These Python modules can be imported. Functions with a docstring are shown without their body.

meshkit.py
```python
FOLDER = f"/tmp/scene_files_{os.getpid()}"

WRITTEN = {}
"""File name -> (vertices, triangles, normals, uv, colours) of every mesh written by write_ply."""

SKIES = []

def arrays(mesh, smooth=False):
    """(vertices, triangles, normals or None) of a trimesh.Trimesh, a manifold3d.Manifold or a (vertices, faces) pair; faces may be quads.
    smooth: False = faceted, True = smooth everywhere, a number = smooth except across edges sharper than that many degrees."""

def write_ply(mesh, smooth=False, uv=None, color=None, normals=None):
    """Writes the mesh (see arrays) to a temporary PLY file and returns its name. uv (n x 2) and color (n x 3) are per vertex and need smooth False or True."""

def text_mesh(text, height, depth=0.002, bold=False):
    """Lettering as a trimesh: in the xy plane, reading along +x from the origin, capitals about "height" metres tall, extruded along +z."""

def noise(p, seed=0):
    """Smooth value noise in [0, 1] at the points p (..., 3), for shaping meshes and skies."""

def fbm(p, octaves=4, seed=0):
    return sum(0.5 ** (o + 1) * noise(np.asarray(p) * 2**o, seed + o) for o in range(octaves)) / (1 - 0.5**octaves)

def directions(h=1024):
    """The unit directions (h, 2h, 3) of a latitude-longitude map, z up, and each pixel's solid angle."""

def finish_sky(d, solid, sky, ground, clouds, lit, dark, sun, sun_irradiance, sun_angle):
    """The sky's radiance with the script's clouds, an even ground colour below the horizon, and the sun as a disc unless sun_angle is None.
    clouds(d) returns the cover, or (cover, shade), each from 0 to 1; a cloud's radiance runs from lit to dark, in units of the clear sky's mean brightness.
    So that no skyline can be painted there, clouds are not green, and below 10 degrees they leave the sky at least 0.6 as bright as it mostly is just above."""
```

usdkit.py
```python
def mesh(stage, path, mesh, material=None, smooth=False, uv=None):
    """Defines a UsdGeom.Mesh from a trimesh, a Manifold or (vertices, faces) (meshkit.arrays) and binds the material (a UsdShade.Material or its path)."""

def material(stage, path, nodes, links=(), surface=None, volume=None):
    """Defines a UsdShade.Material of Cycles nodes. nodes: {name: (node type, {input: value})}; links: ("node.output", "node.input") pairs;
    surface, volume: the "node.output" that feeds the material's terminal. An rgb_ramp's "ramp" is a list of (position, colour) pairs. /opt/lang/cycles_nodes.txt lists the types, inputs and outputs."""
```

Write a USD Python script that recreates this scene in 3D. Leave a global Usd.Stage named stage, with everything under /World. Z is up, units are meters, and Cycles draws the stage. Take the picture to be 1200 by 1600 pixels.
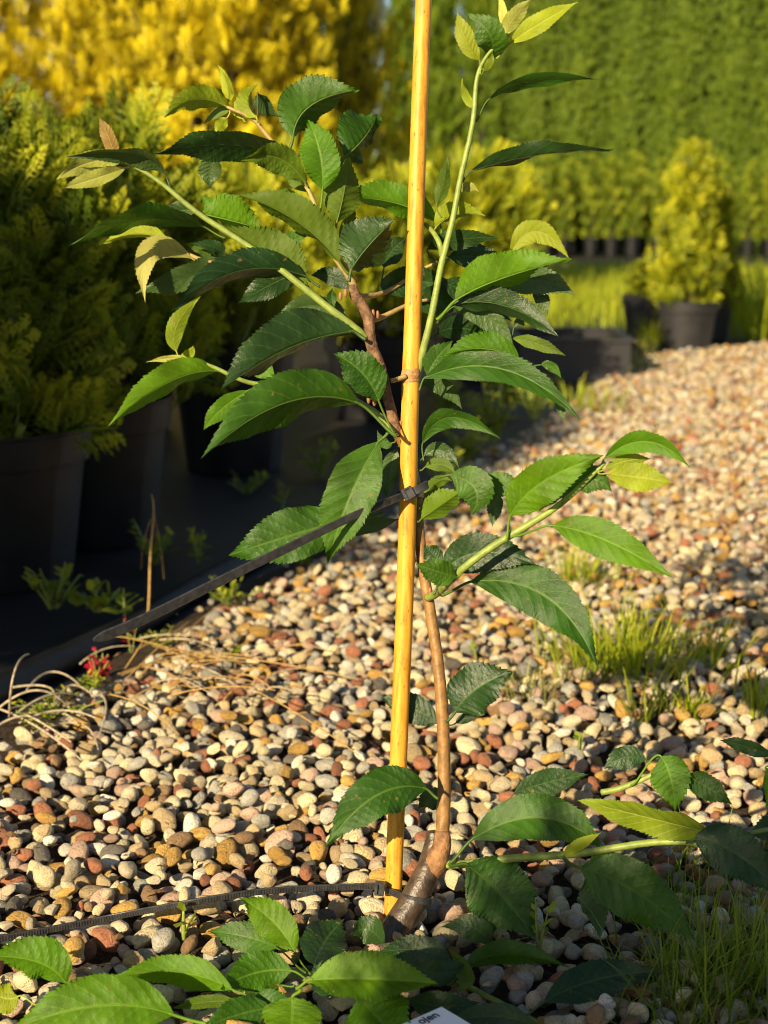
import math, random
import numpy as np, trimesh, usdkit, meshkit
from scipy.spatial import cKDTree
from scipy.interpolate import PchipInterpolator, CubicSpline
from pxr import Usd, UsdGeom, UsdLux, UsdShade, Gf, Sdf, Vt

stage = Usd.Stage.CreateInMemory()
UsdGeom.SetStageUpAxis(stage, 'Z'); UsdGeom.SetStageMetersPerUnit(stage, 1.0)
UsdGeom.Xform.Define(stage, '/World'); UsdGeom.Scope.Define(stage, '/World/Looks')

# ------------------------------------------------------------------ camera, sky, sun, exposure
FOC, CAMZ, PITCH = 2400.0, 0.42, math.radians(11.54)
SUN_AZ, SUN_EL = math.radians(31), math.radians(23)          # behind the camera, to the left
SUN_I, SKY_S, EXPOSURE = 1.25, 0.05, 1.28
cam = UsdGeom.Camera.Define(stage, '/World/camera')
cam.AddTranslateOp().Set(Gf.Vec3d(0, 0, CAMZ)); cam.AddRotateXOp().Set(90 - math.degrees(PITCH))
cam.CreateHorizontalApertureAttr(24.0); cam.CreateVerticalApertureAttr(32.0); cam.CreateFocalLengthAttr(48.0)
cam.CreateFStopAttr(10.0); cam.CreateFocusDistanceAttr(0.885); cam.CreateExposureAttr(EXPOSURE)
cam.CreateClippingRangeAttr(Gf.Vec2f(0.02, 2000))
TOSUN = np.array([-math.sin(SUN_AZ) * math.cos(SUN_EL), -math.cos(SUN_AZ) * math.cos(SUN_EL), math.sin(SUN_EL)])
sun = UsdLux.DistantLight.Define(stage, '/World/sun')
sun.CreateIntensityAttr(SUN_I); sun.CreateAngleAttr(0.5); sun.CreateNormalizeAttr(True); sun.CreateColorAttr(Gf.Vec3f(1.0, 0.80, 0.50))
zq = Gf.Rotation(Gf.Vec3d(0, 0, 1), Gf.Vec3d(*TOSUN))
sun.AddTransformOp().Set(Gf.Matrix4d().SetRotate(zq))
dome = UsdLux.DomeLight.Define(stage, '/World/sky')
sky_m = usdkit.material(stage, '/World/Looks/sky', {
    's': ('sky_texture', {'sky_type': 'single_scattering', 'sun_disc': False, 'sun_elevation': SUN_EL, 'sun_rotation': math.atan2(TOSUN[0], TOSUN[1])}),
    'b': ('background_shader', {'strength': SKY_S})}, [('s.color', 'b.color')], surface='b.background')
UsdShade.MaterialBindingAPI.Apply(dome.GetPrim()).Bind(sky_m)
dome.GetPrim().SetCustomDataByKey('kind', 'structure')

# ------------------------------------------------------------------ helpers
C0 = np.array([0, 0, CAMZ]); FW = np.array([0, math.cos(PITCH), -math.sin(PITCH)]); RT = np.array([1.0, 0, 0]); UP = np.array([0, math.sin(PITCH), math.cos(PITCH)])
def ray(px, py): return FW + (px - 600) / FOC * RT + (800 - py) / FOC * UP
def P(px, py, depth): return C0 + depth * ray(px, py)
def gdepth(py, z=0.0): return (CAMZ - z) / (math.sin(PITCH) - (800 - py) / FOC * math.cos(PITCH))
def G(px, py, z=0.0): return P(px, py, gdepth(py, z))
def unit(v): v = np.asarray(v, float); return v / np.maximum(np.linalg.norm(v, axis=-1, keepdims=True), 1e-12)

_names = {}
def newpath(parent, name):
    k = (str(parent), name); n = _names.get(k, 0); _names[k] = n + 1
    return f'{parent}/{name}' + (f'_{n:03d}' if n else '')
def tag(prim, label=None, cat=None, group=None, kind=None):
    for k, v in (('label', label), ('category', cat), ('group', group), ('kind', kind)):
        if v: prim.SetCustomDataByKey(k, v)
    return prim
def thing(name, label, cat, loc=(0, 0, 0), rotz=0, group=None, scale=None):
    x = UsdGeom.Xform.Define(stage, newpath('/World', name))
    x.AddTranslateOp().Set(Gf.Vec3d(*map(float, loc)))
    if rotz: x.AddRotateZOp().Set(float(rotz))
    if scale is not None: x.AddScaleOp().Set(Gf.Vec3f(*([scale] * 3 if np.ndim(scale) == 0 else scale)))
    return tag(x.GetPrim(), label, cat, group)
def part(parent, name, mesh, mat, smooth=False, uv=None, kind=None, label=None, off=None):
    path = newpath(parent.GetPath() if parent is not None else '/World', name)
    if off is not None:
        if isinstance(mesh, tuple): mesh = (np.asarray(mesh[0]) - off, mesh[1])
        else: mesh = mesh.copy(); mesh.apply_translation(-np.asarray(off))
    m = usdkit.mesh(stage, path, mesh, mat, smooth=smooth, uv=uv)
    return tag(m.GetPrim(), label, kind=kind)
def dup(root, loc, rotz, label, group=None, scale=None):
    was = root.GetCustomData()
    r = thing(root.GetName().rstrip('0123456789').rstrip('_'), label, was['category'], loc, rotz, group or was.get('group'), scale)
    for c in root.GetChildren():
        k = stage.DefinePrim(r.GetPath().AppendChild(c.GetName())); k.GetReferences().AddInternalReference(c.GetPath())
    return r
def tube(pts, rad, nseg=10, samples=None, cap=True, rough=0.0, seed=0, squash=None):
    """A tube through the points along a smooth curve, radius interpolated; returns (verts, faces)."""
    pts = np.asarray(pts, float); n = len(pts)
    d = np.r_[0, np.cumsum(np.linalg.norm(np.diff(pts, axis=0), axis=1))]
    s = np.linspace(0, d[-1], samples or max(6, 6 * n))
    q = CubicSpline(d, pts)(s) if n > 2 else np.stack([np.interp(s, d, pts[:, k]) for k in range(3)], 1)
    rad = np.atleast_1d(rad); r = np.interp(s, np.interp(np.linspace(0, n - 1, len(rad)), np.arange(n), d) if len(rad) > 1 else [0], rad)
    t = unit(np.gradient(q, axis=0))
    a = unit(np.cross(t, np.array([0.31, -0.9, 0.2]))); b = np.cross(t, a)
    th = np.linspace(0, 2 * np.pi, nseg, endpoint=False)
    ring = np.cos(th)[None, :, None] * a[:, None] + np.sin(th)[None, :, None] * b[:, None]
    rr = np.repeat(r[:, None], nseg, 1)
    if rough:
        rr = rr * (1 + rough * (meshkit.fbm(np.stack([np.cos(th)[None, :] * 1.5 + 0 * s[:, None], np.sin(th)[None, :] * 1.5 + 0 * s[:, None], s[:, None] / max(r.mean(), 1e-5) * 0.55 + 0 * th[None, :]], -1), 3, seed) - 0.5) * 2)
    v = (q[:, None] + rr[..., None] * ring).reshape(-1, 3)
    i, j = np.meshgrid(np.arange(len(s) - 1), np.arange(nseg), indexing='ij'); j2 = (j + 1) % nseg
    f = np.concatenate([np.stack([i * nseg + j, i * nseg + j2, (i + 1) * nseg + j2], -1).reshape(-1, 3), np.stack([i * nseg + j, (i + 1) * nseg + j2, (i + 1) * nseg + j], -1).reshape(-1, 3)])
    if cap:
        m = len(v); v = np.vstack([v, q[0], q[-1]])
        k = np.arange(nseg); k2 = (k + 1) % nseg; e = (len(s) - 1) * nseg
        f = np.vstack([f, np.stack([k2, k, np.full(nseg, m)], 1), np.stack([e + k, e + k2, np.full(nseg, m + 1)], 1)])
    return v, f
def join(parts):
    vs, fs, n = [], [], 0
    for v, f in parts:
        vs.append(np.asarray(v)); fs.append(np.asarray(f) + n); n += len(v)
    return np.vstack(vs), np.vstack(fs)
def tm(m): return np.array(m.vertices), np.array(m.faces)
def lathe(profile, n=48):
    p = np.asarray(profile, float); th = np.linspace(0, 2 * np.pi, n, endpoint=False)
    v = np.stack([p[:, None, 0] * np.cos(th), p[:, None, 0] * np.sin(th), p[:, None, 1] + 0 * th], -1).reshape(-1, 3)
    i, j = np.meshgrid(np.arange(len(p) - 1), np.arange(n), indexing='ij'); j2 = (j + 1) % n
    return v, np.concatenate([np.stack([i * n + j, i * n + j2, (i + 1) * n + j2], -1).reshape(-1, 3), np.stack([i * n + j, (i + 1) * n + j2, (i + 1) * n + j], -1).reshape(-1, 3)])
def L(n): return '/World/Looks/' + n

# ------------------------------------------------------------------ materials
def simple(name, col, rough=0.6, spec=0.4, noise=None, amt=0.3, bump=0.0, bscale=200, coat=0.0, coords='object'):
    nodes = {'p': ('principled_bsdf', {'base_color': col, 'roughness': rough, 'specular_ior_level': spec, 'coat_weight': coat, 'coat_roughness': 0.2})}
    links = []
    if noise or bump: nodes['tc'] = ('texture_coordinate', {})
    if noise:
        nodes['n'] = ('noise_texture', {'scale': noise, 'detail': 4.0})
        nodes['r'] = ('rgb_ramp', {'ramp': [(0.3, [c * (1 - amt) for c in col]), (0.7, [min(1, c * (1 + amt)) for c in col])]})
        links += [(f'tc.{coords}', 'n.vector'), ('n.fac', 'r.fac'), ('r.color', 'p.base_color')]
    if bump:
        nodes['bn'] = ('noise_texture', {'scale': bscale, 'detail': 4.0}); nodes['b'] = ('bump', {'strength': 1.0, 'distance': bump})
        links += [(f'tc.{coords}', 'bn.vector'), ('bn.fac', 'b.height'), ('b.normal', 'p.normal')]
    return usdkit.material(stage, L(name), nodes, links, surface='p.BSDF')

def leaf_mat(name, top, under, vein, trans, tw=0.35, rough=0.5, nv=9.0, sheen_spec=0.35):
    """Two-sided leaf: vein lines from the blade's own coordinates (st = across, along), light passing through."""
    n = {'uv': ('uvmap', {'attribute': 'st'}), 'xyz': ('separate_xyz', {}),
         'abs': ('math', {'math_type': 'absolute'}),
         'k': ('math', {'math_type': 'multiply_add', 'value2': -0.2}),
         'ph': ('math', {'math_type': 'multiply', 'value2': nv}),
         'fr': ('math', {'math_type': 'pingpong', 'value2': 0.5}),
         'lv': ('map_range', {'from_min': 0.0, 'from_max': 0.075, 'to_min': 1.0, 'to_max': 0.0, 'clamp': True}),
         'mv': ('map_range', {'from_min': 0.015, 'from_max': 0.075, 'to_min': 1.0, 'to_max': 0.0, 'clamp': True}),
         'lv2': ('math', {'math_type': 'multiply', 'value2': 0.6}),
         'vm': ('math', {'math_type': 'maximum'}),
         'geo': ('geometry', {}), 'tc': ('texture_coordinate', {}), 'oi': ('object_info', {}),
         'nz': ('noise_texture', {'scale': 70.0, 'detail': 3.0}),
         'nr': ('map_range', {'from_min': 0.3, 'from_max': 0.7, 'to_min': 0.68, 'to_max': 1.25}),
         'orr': ('map_range', {'from_min': 0.0, 'from_max': 1.0, 'to_min': 0.74, 'to_max': 1.26}),
         'sp': ('noise_texture', {'scale': 260.0, 'detail': 2.0}), 'spr': ('map_range', {'from_min': 0.69, 'from_max': 0.75, 'to_min': 0.0, 'to_max': 0.75, 'clamp': True}), 'spc': ('mix', {'color2': (0.16, 0.10, 0.03)}), 'hrr': ('map_range', {'from_min': 0.0, 'from_max': 1.0, 'to_min': 0.512, 'to_max': 0.484}), 'vsoft': ('math', {'math_type': 'multiply', 'value2': 0.72}),
         'vv': ('math', {'math_type': 'multiply'}),
         'hs': ('hsv', {'hue': 0.5, 'saturation': 1.0, 'fac': 1.0, 'color': top}),
         'topc': ('mix', {'color2': vein}), 'side': ('mix', {'color2': under}),
         'vor': ('voronoi_texture', {'feature': 'distance_to_edge', 'scale': 620.0}),
         'vr': ('map_range', {'from_min': 0.0, 'from_max': 0.22, 'to_min': 0.0, 'to_max': 1.0, 'clamp': True}),
         'bs': ('math', {'math_type': 'multiply_add', 'value2': -1.2}),
         'bp': ('bump', {'strength': 0.32, 'distance': 0.00022}),
         'p': ('principled_bsdf', {'roughness': rough, 'specular_ior_level': sheen_spec}),
         't': ('translucent_bsdf', {'color': trans}), 'mx': ('mix_closure', {'fac': tw})}
    l = [('uv.UV', 'xyz.vector'), ('xyz.x', 'abs.value1'), ('abs.value', 'k.value1'), ('xyz.y', 'k.value3'), ('k.value', 'ph.value1'), ('ph.value', 'fr.value1'),
         ('fr.value', 'lv.value'), ('abs.value', 'mv.value'), ('lv.result', 'lv2.value1'), ('lv2.value', 'vm.value1'), ('mv.result', 'vm.value2'),
         ('tc.object', 'nz.vector'), ('nz.fac', 'nr.value'), ('oi.random', 'orr.value'), ('nr.result', 'vv.value1'), ('orr.result', 'vv.value2'), ('oi.random', 'hrr.value'), ('hrr.result', 'hs.hue'), ('vv.value', 'hs.value'),
         ('hs.color', 'topc.color1'), ('vm.value', 'vsoft.value1'), ('vsoft.value', 'topc.fac'), ('tc.object', 'sp.vector'), ('sp.fac', 'spr.value'), ('spr.result', 'spc.fac'), ('topc.color', 'spc.color1'), ('spc.color', 'side.color1'), ('geo.backfacing', 'side.fac'), ('side.color', 'p.base_color'),
         ('tc.object', 'vor.vector'), ('vor.distance', 'vr.value'), ('vm.value', 'bs.value1'), ('vr.result', 'bs.value3'), ('bs.value', 'bp.height'), ('bp.normal', 'p.normal'),
         ('p.BSDF', 'mx.closure1'), ('t.BSDF', 'mx.closure2')]
    return usdkit.material(stage, L(name), n, l, surface='mx.closure')

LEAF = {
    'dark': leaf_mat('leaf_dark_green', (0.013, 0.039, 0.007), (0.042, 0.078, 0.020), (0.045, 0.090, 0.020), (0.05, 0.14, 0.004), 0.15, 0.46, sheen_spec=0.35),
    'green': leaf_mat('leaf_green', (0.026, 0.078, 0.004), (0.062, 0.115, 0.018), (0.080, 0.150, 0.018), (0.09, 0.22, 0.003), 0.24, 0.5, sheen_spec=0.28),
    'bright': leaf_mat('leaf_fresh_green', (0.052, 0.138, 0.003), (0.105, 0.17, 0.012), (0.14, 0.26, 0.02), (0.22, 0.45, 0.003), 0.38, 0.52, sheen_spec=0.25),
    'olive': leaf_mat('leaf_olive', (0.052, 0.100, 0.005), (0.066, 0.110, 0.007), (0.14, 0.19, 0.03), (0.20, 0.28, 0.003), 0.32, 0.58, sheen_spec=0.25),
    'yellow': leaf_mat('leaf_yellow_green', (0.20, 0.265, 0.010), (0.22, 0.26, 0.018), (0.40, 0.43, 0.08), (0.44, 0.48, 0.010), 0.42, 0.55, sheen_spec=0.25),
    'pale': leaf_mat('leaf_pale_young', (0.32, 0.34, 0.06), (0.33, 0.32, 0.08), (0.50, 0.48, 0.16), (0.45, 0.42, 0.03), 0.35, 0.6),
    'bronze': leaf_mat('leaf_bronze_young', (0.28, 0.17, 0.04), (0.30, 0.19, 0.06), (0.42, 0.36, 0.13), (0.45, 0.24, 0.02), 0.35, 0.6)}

def stone_mat(name, a, b):
    n = {'tc': ('texture_coordinate', {}), 'oi': ('object_info', {}), 'off': ('vector_math', {'math_type': 'scale'}), 'add': ('vector_math', {'math_type': 'add'}),
         'n1': ('noise_texture', {'scale': 2.2, 'detail': 5.0, 'roughness': 0.65, 'distortion': 0.6}), 'r1': ('rgb_ramp', {'ramp': [(0.25, a), (0.75, b)]}),
         'n2': ('noise_texture', {'scale': 6.0, 'detail': 4.0, 'roughness': 0.7}), 'r2': ('rgb_ramp', {'ramp': [(0.34, (0.42, 0.38, 0.33)), (0.47, (0.95, 0.94, 0.92)), (0.7, (1.2, 1.15, 1.05))]}),
         'm': ('mix', {'mix_type': 'multiply', 'fac': 0.75}), 'hv': ('map_range', {'to_min': 0.68, 'to_max': 1.24}), 'h': ('hsv', {'hue': 0.5, 'saturation': 1.0, 'fac': 1.0}),
         'b': ('bump', {'strength': 0.6, 'distance': 0.06}), 'p': ('principled_bsdf', {'roughness': 0.58, 'specular_ior_level': 0.35})}
    l = [('oi.random', 'off.scale'), ('tc.object', 'add.vector1'), ('off.vector', 'add.vector2'), ('add.vector', 'n1.vector'), ('add.vector', 'n2.vector'), ('n1.fac', 'r1.fac'), ('n2.fac', 'r2.fac'),
         ('r1.color', 'm.color1'), ('r2.color', 'm.color2'), ('m.color', 'h.color'), ('oi.random', 'hv.value'), ('hv.result', 'h.value'), ('h.color', 'p.base_color'), ('n2.fac', 'b.height'), ('b.normal', 'p.normal')]
    n['off'][1]['vector1'] = (37.0, 91.0, 53.0)
    return usdkit.material(stage, L(name), n, l, surface='p.BSDF')
STONES = [('cream', (0.52, 0.44, 0.26), (0.72, 0.64, 0.43), 10), ('tan', (0.42, 0.31, 0.17), (0.60, 0.47, 0.27), 6), ('buff', (0.48, 0.41, 0.28), (0.66, 0.58, 0.42), 8),
          ('pink', (0.44, 0.29, 0.22), (0.58, 0.43, 0.33), 5), ('red', (0.25, 0.095, 0.05), (0.42, 0.19, 0.11), 4), ('ochre', (0.40, 0.23, 0.05), (0.62, 0.40, 0.12), 5),
          ('grey', (0.28, 0.27, 0.23), (0.46, 0.45, 0.40), 6), ('dark', (0.08, 0.075, 0.07), (0.20, 0.18, 0.15), 1.5), ('white', (0.66, 0.61, 0.50), (0.82, 0.78, 0.66), 4), ('brown', (0.20, 0.12, 0.06), (0.38, 0.25, 0.14), 2)]
for nm, a, b, w in STONES: stone_mat('stone_' + nm, a, b)

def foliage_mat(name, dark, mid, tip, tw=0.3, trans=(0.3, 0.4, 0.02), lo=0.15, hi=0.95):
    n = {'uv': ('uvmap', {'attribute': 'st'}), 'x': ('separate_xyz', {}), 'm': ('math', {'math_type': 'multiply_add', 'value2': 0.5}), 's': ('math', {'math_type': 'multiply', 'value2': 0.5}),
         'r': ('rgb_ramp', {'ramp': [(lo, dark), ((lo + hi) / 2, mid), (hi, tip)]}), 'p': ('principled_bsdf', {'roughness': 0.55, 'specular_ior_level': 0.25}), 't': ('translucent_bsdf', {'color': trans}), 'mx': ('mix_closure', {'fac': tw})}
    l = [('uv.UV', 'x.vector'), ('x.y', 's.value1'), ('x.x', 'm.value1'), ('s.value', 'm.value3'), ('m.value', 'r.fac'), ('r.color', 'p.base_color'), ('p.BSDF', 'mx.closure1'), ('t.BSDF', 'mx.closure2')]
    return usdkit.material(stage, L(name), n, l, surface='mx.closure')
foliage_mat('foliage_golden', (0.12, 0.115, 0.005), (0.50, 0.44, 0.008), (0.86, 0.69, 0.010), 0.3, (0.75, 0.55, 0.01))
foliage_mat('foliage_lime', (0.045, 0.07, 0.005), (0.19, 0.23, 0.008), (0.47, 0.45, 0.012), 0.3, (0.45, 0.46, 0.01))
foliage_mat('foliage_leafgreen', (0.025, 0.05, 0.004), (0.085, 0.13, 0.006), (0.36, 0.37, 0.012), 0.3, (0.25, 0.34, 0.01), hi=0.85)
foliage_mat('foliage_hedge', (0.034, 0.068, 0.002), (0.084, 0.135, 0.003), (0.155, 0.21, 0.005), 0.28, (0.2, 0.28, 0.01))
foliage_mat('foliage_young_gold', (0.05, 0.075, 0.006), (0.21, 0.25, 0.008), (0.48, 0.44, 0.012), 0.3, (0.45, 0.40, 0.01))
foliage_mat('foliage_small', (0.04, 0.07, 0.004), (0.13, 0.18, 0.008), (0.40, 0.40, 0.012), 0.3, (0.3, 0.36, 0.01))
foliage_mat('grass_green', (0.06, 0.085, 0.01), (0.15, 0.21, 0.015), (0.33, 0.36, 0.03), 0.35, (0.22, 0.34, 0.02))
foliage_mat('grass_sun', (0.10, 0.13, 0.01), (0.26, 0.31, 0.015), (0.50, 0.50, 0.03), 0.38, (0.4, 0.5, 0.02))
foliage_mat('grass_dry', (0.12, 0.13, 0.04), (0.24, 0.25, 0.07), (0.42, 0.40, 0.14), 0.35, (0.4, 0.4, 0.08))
foliage_mat('weed_leaf', (0.06, 0.09, 0.01), (0.18, 0.23, 0.015), (0.42, 0.40, 0.03), 0.35, (0.3, 0.4, 0.02))
simple('soil', (0.030, 0.021, 0.014), 0.9, 0.2, 60, 0.5, 0.004, 160)
simple('potting_soil', (0.022, 0.015, 0.010), 0.95, 0.2, 90, 0.5, 0.004, 200)
simple('gravel_bed', (0.040, 0.028, 0.018), 0.9, 0.2, 220, 0.6, 0.003, 500)
simple('field', (0.06, 0.075, 0.025), 0.9, 0.1, 3, 0.4)
simple('black_plastic', (0.005, 0.0055, 0.007), 0.5, 0.28, 30, 0.35, 0.0004, 90)
simple('grey_plastic', (0.014, 0.014, 0.016), 0.5, 0.5, 25, 0.3, 0.0004, 90)
simple('tie_nylon', (0.028, 0.028, 0.030), 0.30, 0.5, 300, 0.4, 0.0001, 900)
simple('bark_twig', (0.13, 0.072, 0.038), 0.75, 0.3, 260, 0.6, 0.0008, 700)
simple('bark_stem', (0.20, 0.105, 0.030), 0.5, 0.4, 180, 0.35, 0.0003, 600)
simple('bark_root', (0.048, 0.032, 0.021), 0.42, 0.5, 120, 0.6, 0.0006, 420)
simple('graft', (0.19, 0.095, 0.04), 0.65, 0.3, 220, 0.5, 0.001, 500)
simple('shoot_green', (0.16, 0.21, 0.04), 0.5, 0.4, 220, 0.25, 0.0002, 900)
simple('shoot_tan', (0.27, 0.19, 0.065), 0.55, 0.4, 220, 0.3, 0.0002, 900)
simple('bud', (0.22, 0.10, 0.045), 0.55, 0.35)
simple('knotweed_stem', (0.20, 0.13, 0.07), 0.6, 0.3)
simple('straw', (0.32, 0.20, 0.065), 0.6, 0.3, 200, 0.3)
simple('straw_grey', (0.30, 0.25, 0.18), 0.7, 0.3, 200, 0.4)
simple('label_white', (0.80, 0.80, 0.80), 0.35, 0.5)
simple('label_ink', (0.01, 0.01, 0.012), 0.5, 0.3)
simple('litter', (0.13, 0.075, 0.035), 0.8, 0.2, 90, 0.6)
simple('sedum_red', (0.24, 0.008, 0.02), 0.45, 0.4)
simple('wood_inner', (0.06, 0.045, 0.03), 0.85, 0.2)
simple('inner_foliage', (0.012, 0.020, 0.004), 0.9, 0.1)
# woven ground-cover fabric
usdkit.material(stage, L('fabric'), {'g': ('geometry', {}), 'w1': ('wave_texture', {'bands_direction': 'x', 'scale': 95.0, 'distortion': 0.6}), 'w2': ('wave_texture', {'bands_direction': 'y', 'scale': 95.0, 'distortion': 0.6}),
    'a': ('math', {'math_type': 'maximum'}), 'b': ('bump', {'strength': 0.7, 'distance': 0.0008}), 'n': ('noise_texture', {'scale': 9.0, 'detail': 5.0}), 'r': ('rgb_ramp', {'ramp': [(0.3, (0.006, 0.006, 0.0075)), (0.62, (0.011, 0.011, 0.013)), (0.8, (0.03, 0.026, 0.02))]}),
    'p': ('principled_bsdf', {'roughness': 0.5, 'specular_ior_level': 0.5})},
    [('g.position', 'w1.vector'), ('g.position', 'w2.vector'), ('g.position', 'n.vector'), ('w1.fac', 'a.value1'), ('w2.fac', 'a.value2'), ('a.value', 'b.height'), ('b.normal', 'p.normal'), ('n.fac', 'r.fac'), ('r.color', 'p.base_color')], surface='p.BSDF')
# bamboo: streaks along the cane, specks
usdkit.material(stage, L('bamboo'), {'tc': ('texture_coordinate', {}), 'mp': ('mapping', {'scale': (420.0, 420.0, 14.0)}), 'n': ('noise_texture', {'scale': 1.0, 'detail': 4.0}),
    'r': ('rgb_ramp', {'ramp': [(0.28, (0.33, 0.135, 0.012)), (0.45, (0.50, 0.235, 0.020)), (0.7, (0.58, 0.30, 0.034))]}),
    'mp2': ('mapping', {'scale': (900.0, 900.0, 260.0)}), 'n2': ('noise_texture', {'scale': 1.0, 'detail': 2.0}), 'r2': ('rgb_ramp', {'ramp': [(0.27, (0.35, 0.25, 0.16)), (0.33, (1, 1, 1))]}), 'm': ('mix', {'mix_type': 'multiply', 'fac': 1.0}),
    'mp3': ('mapping', {'scale': (130.0, 130.0, 34.0)}), 'n3': ('noise_texture', {'scale': 1.0, 'detail': 5.0, 'roughness': 0.7}), 'r3': ('rgb_ramp', {'ramp': [(0.30, (0.55, 0.46, 0.36)), (0.44, (0.95, 0.93, 0.9)), (0.7, (1.08, 1.08, 1.1))]}), 'm3': ('mix', {'mix_type': 'multiply', 'fac': 1.0}),
    'b': ('bump', {'strength': 0.4, 'distance': 0.0003}), 'p': ('principled_bsdf', {'roughness': 0.5, 'specular_ior_level': 0.35})},
    [('tc.object', 'mp.vector'), ('mp.vector', 'n.vector'), ('n.fac', 'r.fac'), ('tc.object', 'mp2.vector'), ('mp2.vector', 'n2.vector'), ('n2.fac', 'r2.fac'), ('r.color', 'm.color1'), ('r2.color', 'm.color2'), ('tc.object', 'mp3.vector'), ('mp3.vector', 'n3.vector'), ('n3.fac', 'r3.fac'), ('m.color', 'm3.color1'), ('r3.color', 'm3.color2'), ('m3.color', 'p.base_color'), ('n.fac', 'b.height'), ('b.normal', 'p.normal')], surface='p.BSDF')
simple('bamboo_node', (0.30, 0.16, 0.06), 0.6, 0.3, 300, 0.5, 0.0004, 900)

# ------------------------------------------------------------------ the setting: ground, gravel path, fabric
def sheet(x0, y0, x1, y1, z): return np.array([(x0, y0, z), (x1, y0, z), (x1, y1, z), (x0, y1, z)]), np.array([(0, 1, 2), (0, 2, 3)])
g_ = part(None, 'ground', sheet(-300, -300, 300, 600, -0.012), L('field')); tag(g_, 'open ground of the nursery yard', kind='structure')
EDGE_PX = [(0, 1128), (90, 1075), (160, 1035), (300, 955), (400, 900), (520, 848), (640, 790), (760, 715), (850, 662), (920, 615), (975, 580), (1010, 560), (1100, 551), (1200, 541)]
EDGE = np.array([G(*p)[:2] for p in EDGE_PX])
first = EDGE[0] + (EDGE[0] - EDGE[2]) / np.linalg.norm(EDGE[0] - EDGE[2]) * 2.6
last = EDGE[-1] + np.array([2.5, 0.15])
EDGE = np.vstack([first, EDGE, last])
from shapely.geometry import Polygon, Point
gravel_poly = Polygon(list(map(tuple, EDGE)) + [(last[0], -1.8), (first[0], -1.8)])
import shapely
gp = trimesh.creation.triangulate_polygon(gravel_poly, engine='earcut')
path_x = UsdGeom.Xform.Define(stage, newpath('/World', 'gravel_path')).GetPrim(); tag(path_x, 'gravel path of rounded river pebbles in cream, tan and red', kind='structure')
part(path_x, 'bed', (np.c_[gp[0], np.full(len(gp[0]), -0.003)], gp[1]), L('gravel_bed'))
mat_poly = Polygon(list(map(tuple, EDGE)) + [(last[0], 16), (-8, 16), (-8, -1.8), (first[0], -1.8)])
mp = trimesh.creation.triangulate_polygon(mat_poly, engine='earcut')
mat_x = UsdGeom.Xform.Define(stage, newpath('/World', 'fabric_ground')).GetPrim(); tag(mat_x, 'black woven weed fabric under the pots beside the gravel', kind='structure')
part(mat_x, 'fabric_sheet', (np.c_[mp[0], np.full(len(mp[0]), -0.004)], mp[1]), L('fabric'))
# the fabric's rolled hem along the gravel, in the near left
ed = np.array([G(x, y) for x, y in [(-260, 1245), (-120, 1165), (0, 1092), (90, 1048), (180, 1005), (270, 952), (360, 900), (450, 852), (560, 800)]])
ed[:, 2] = 0.010
hem = tube(ed, [0.015] * 4 + [0.014] * 3 + [0.011, 0.008], 14, 90, rough=0.16, seed=4)
hem[0][:, 2] *= 0.85
part(mat_x, 'rolled_hem', hem, L('black_plastic'), smooth=True)

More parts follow.
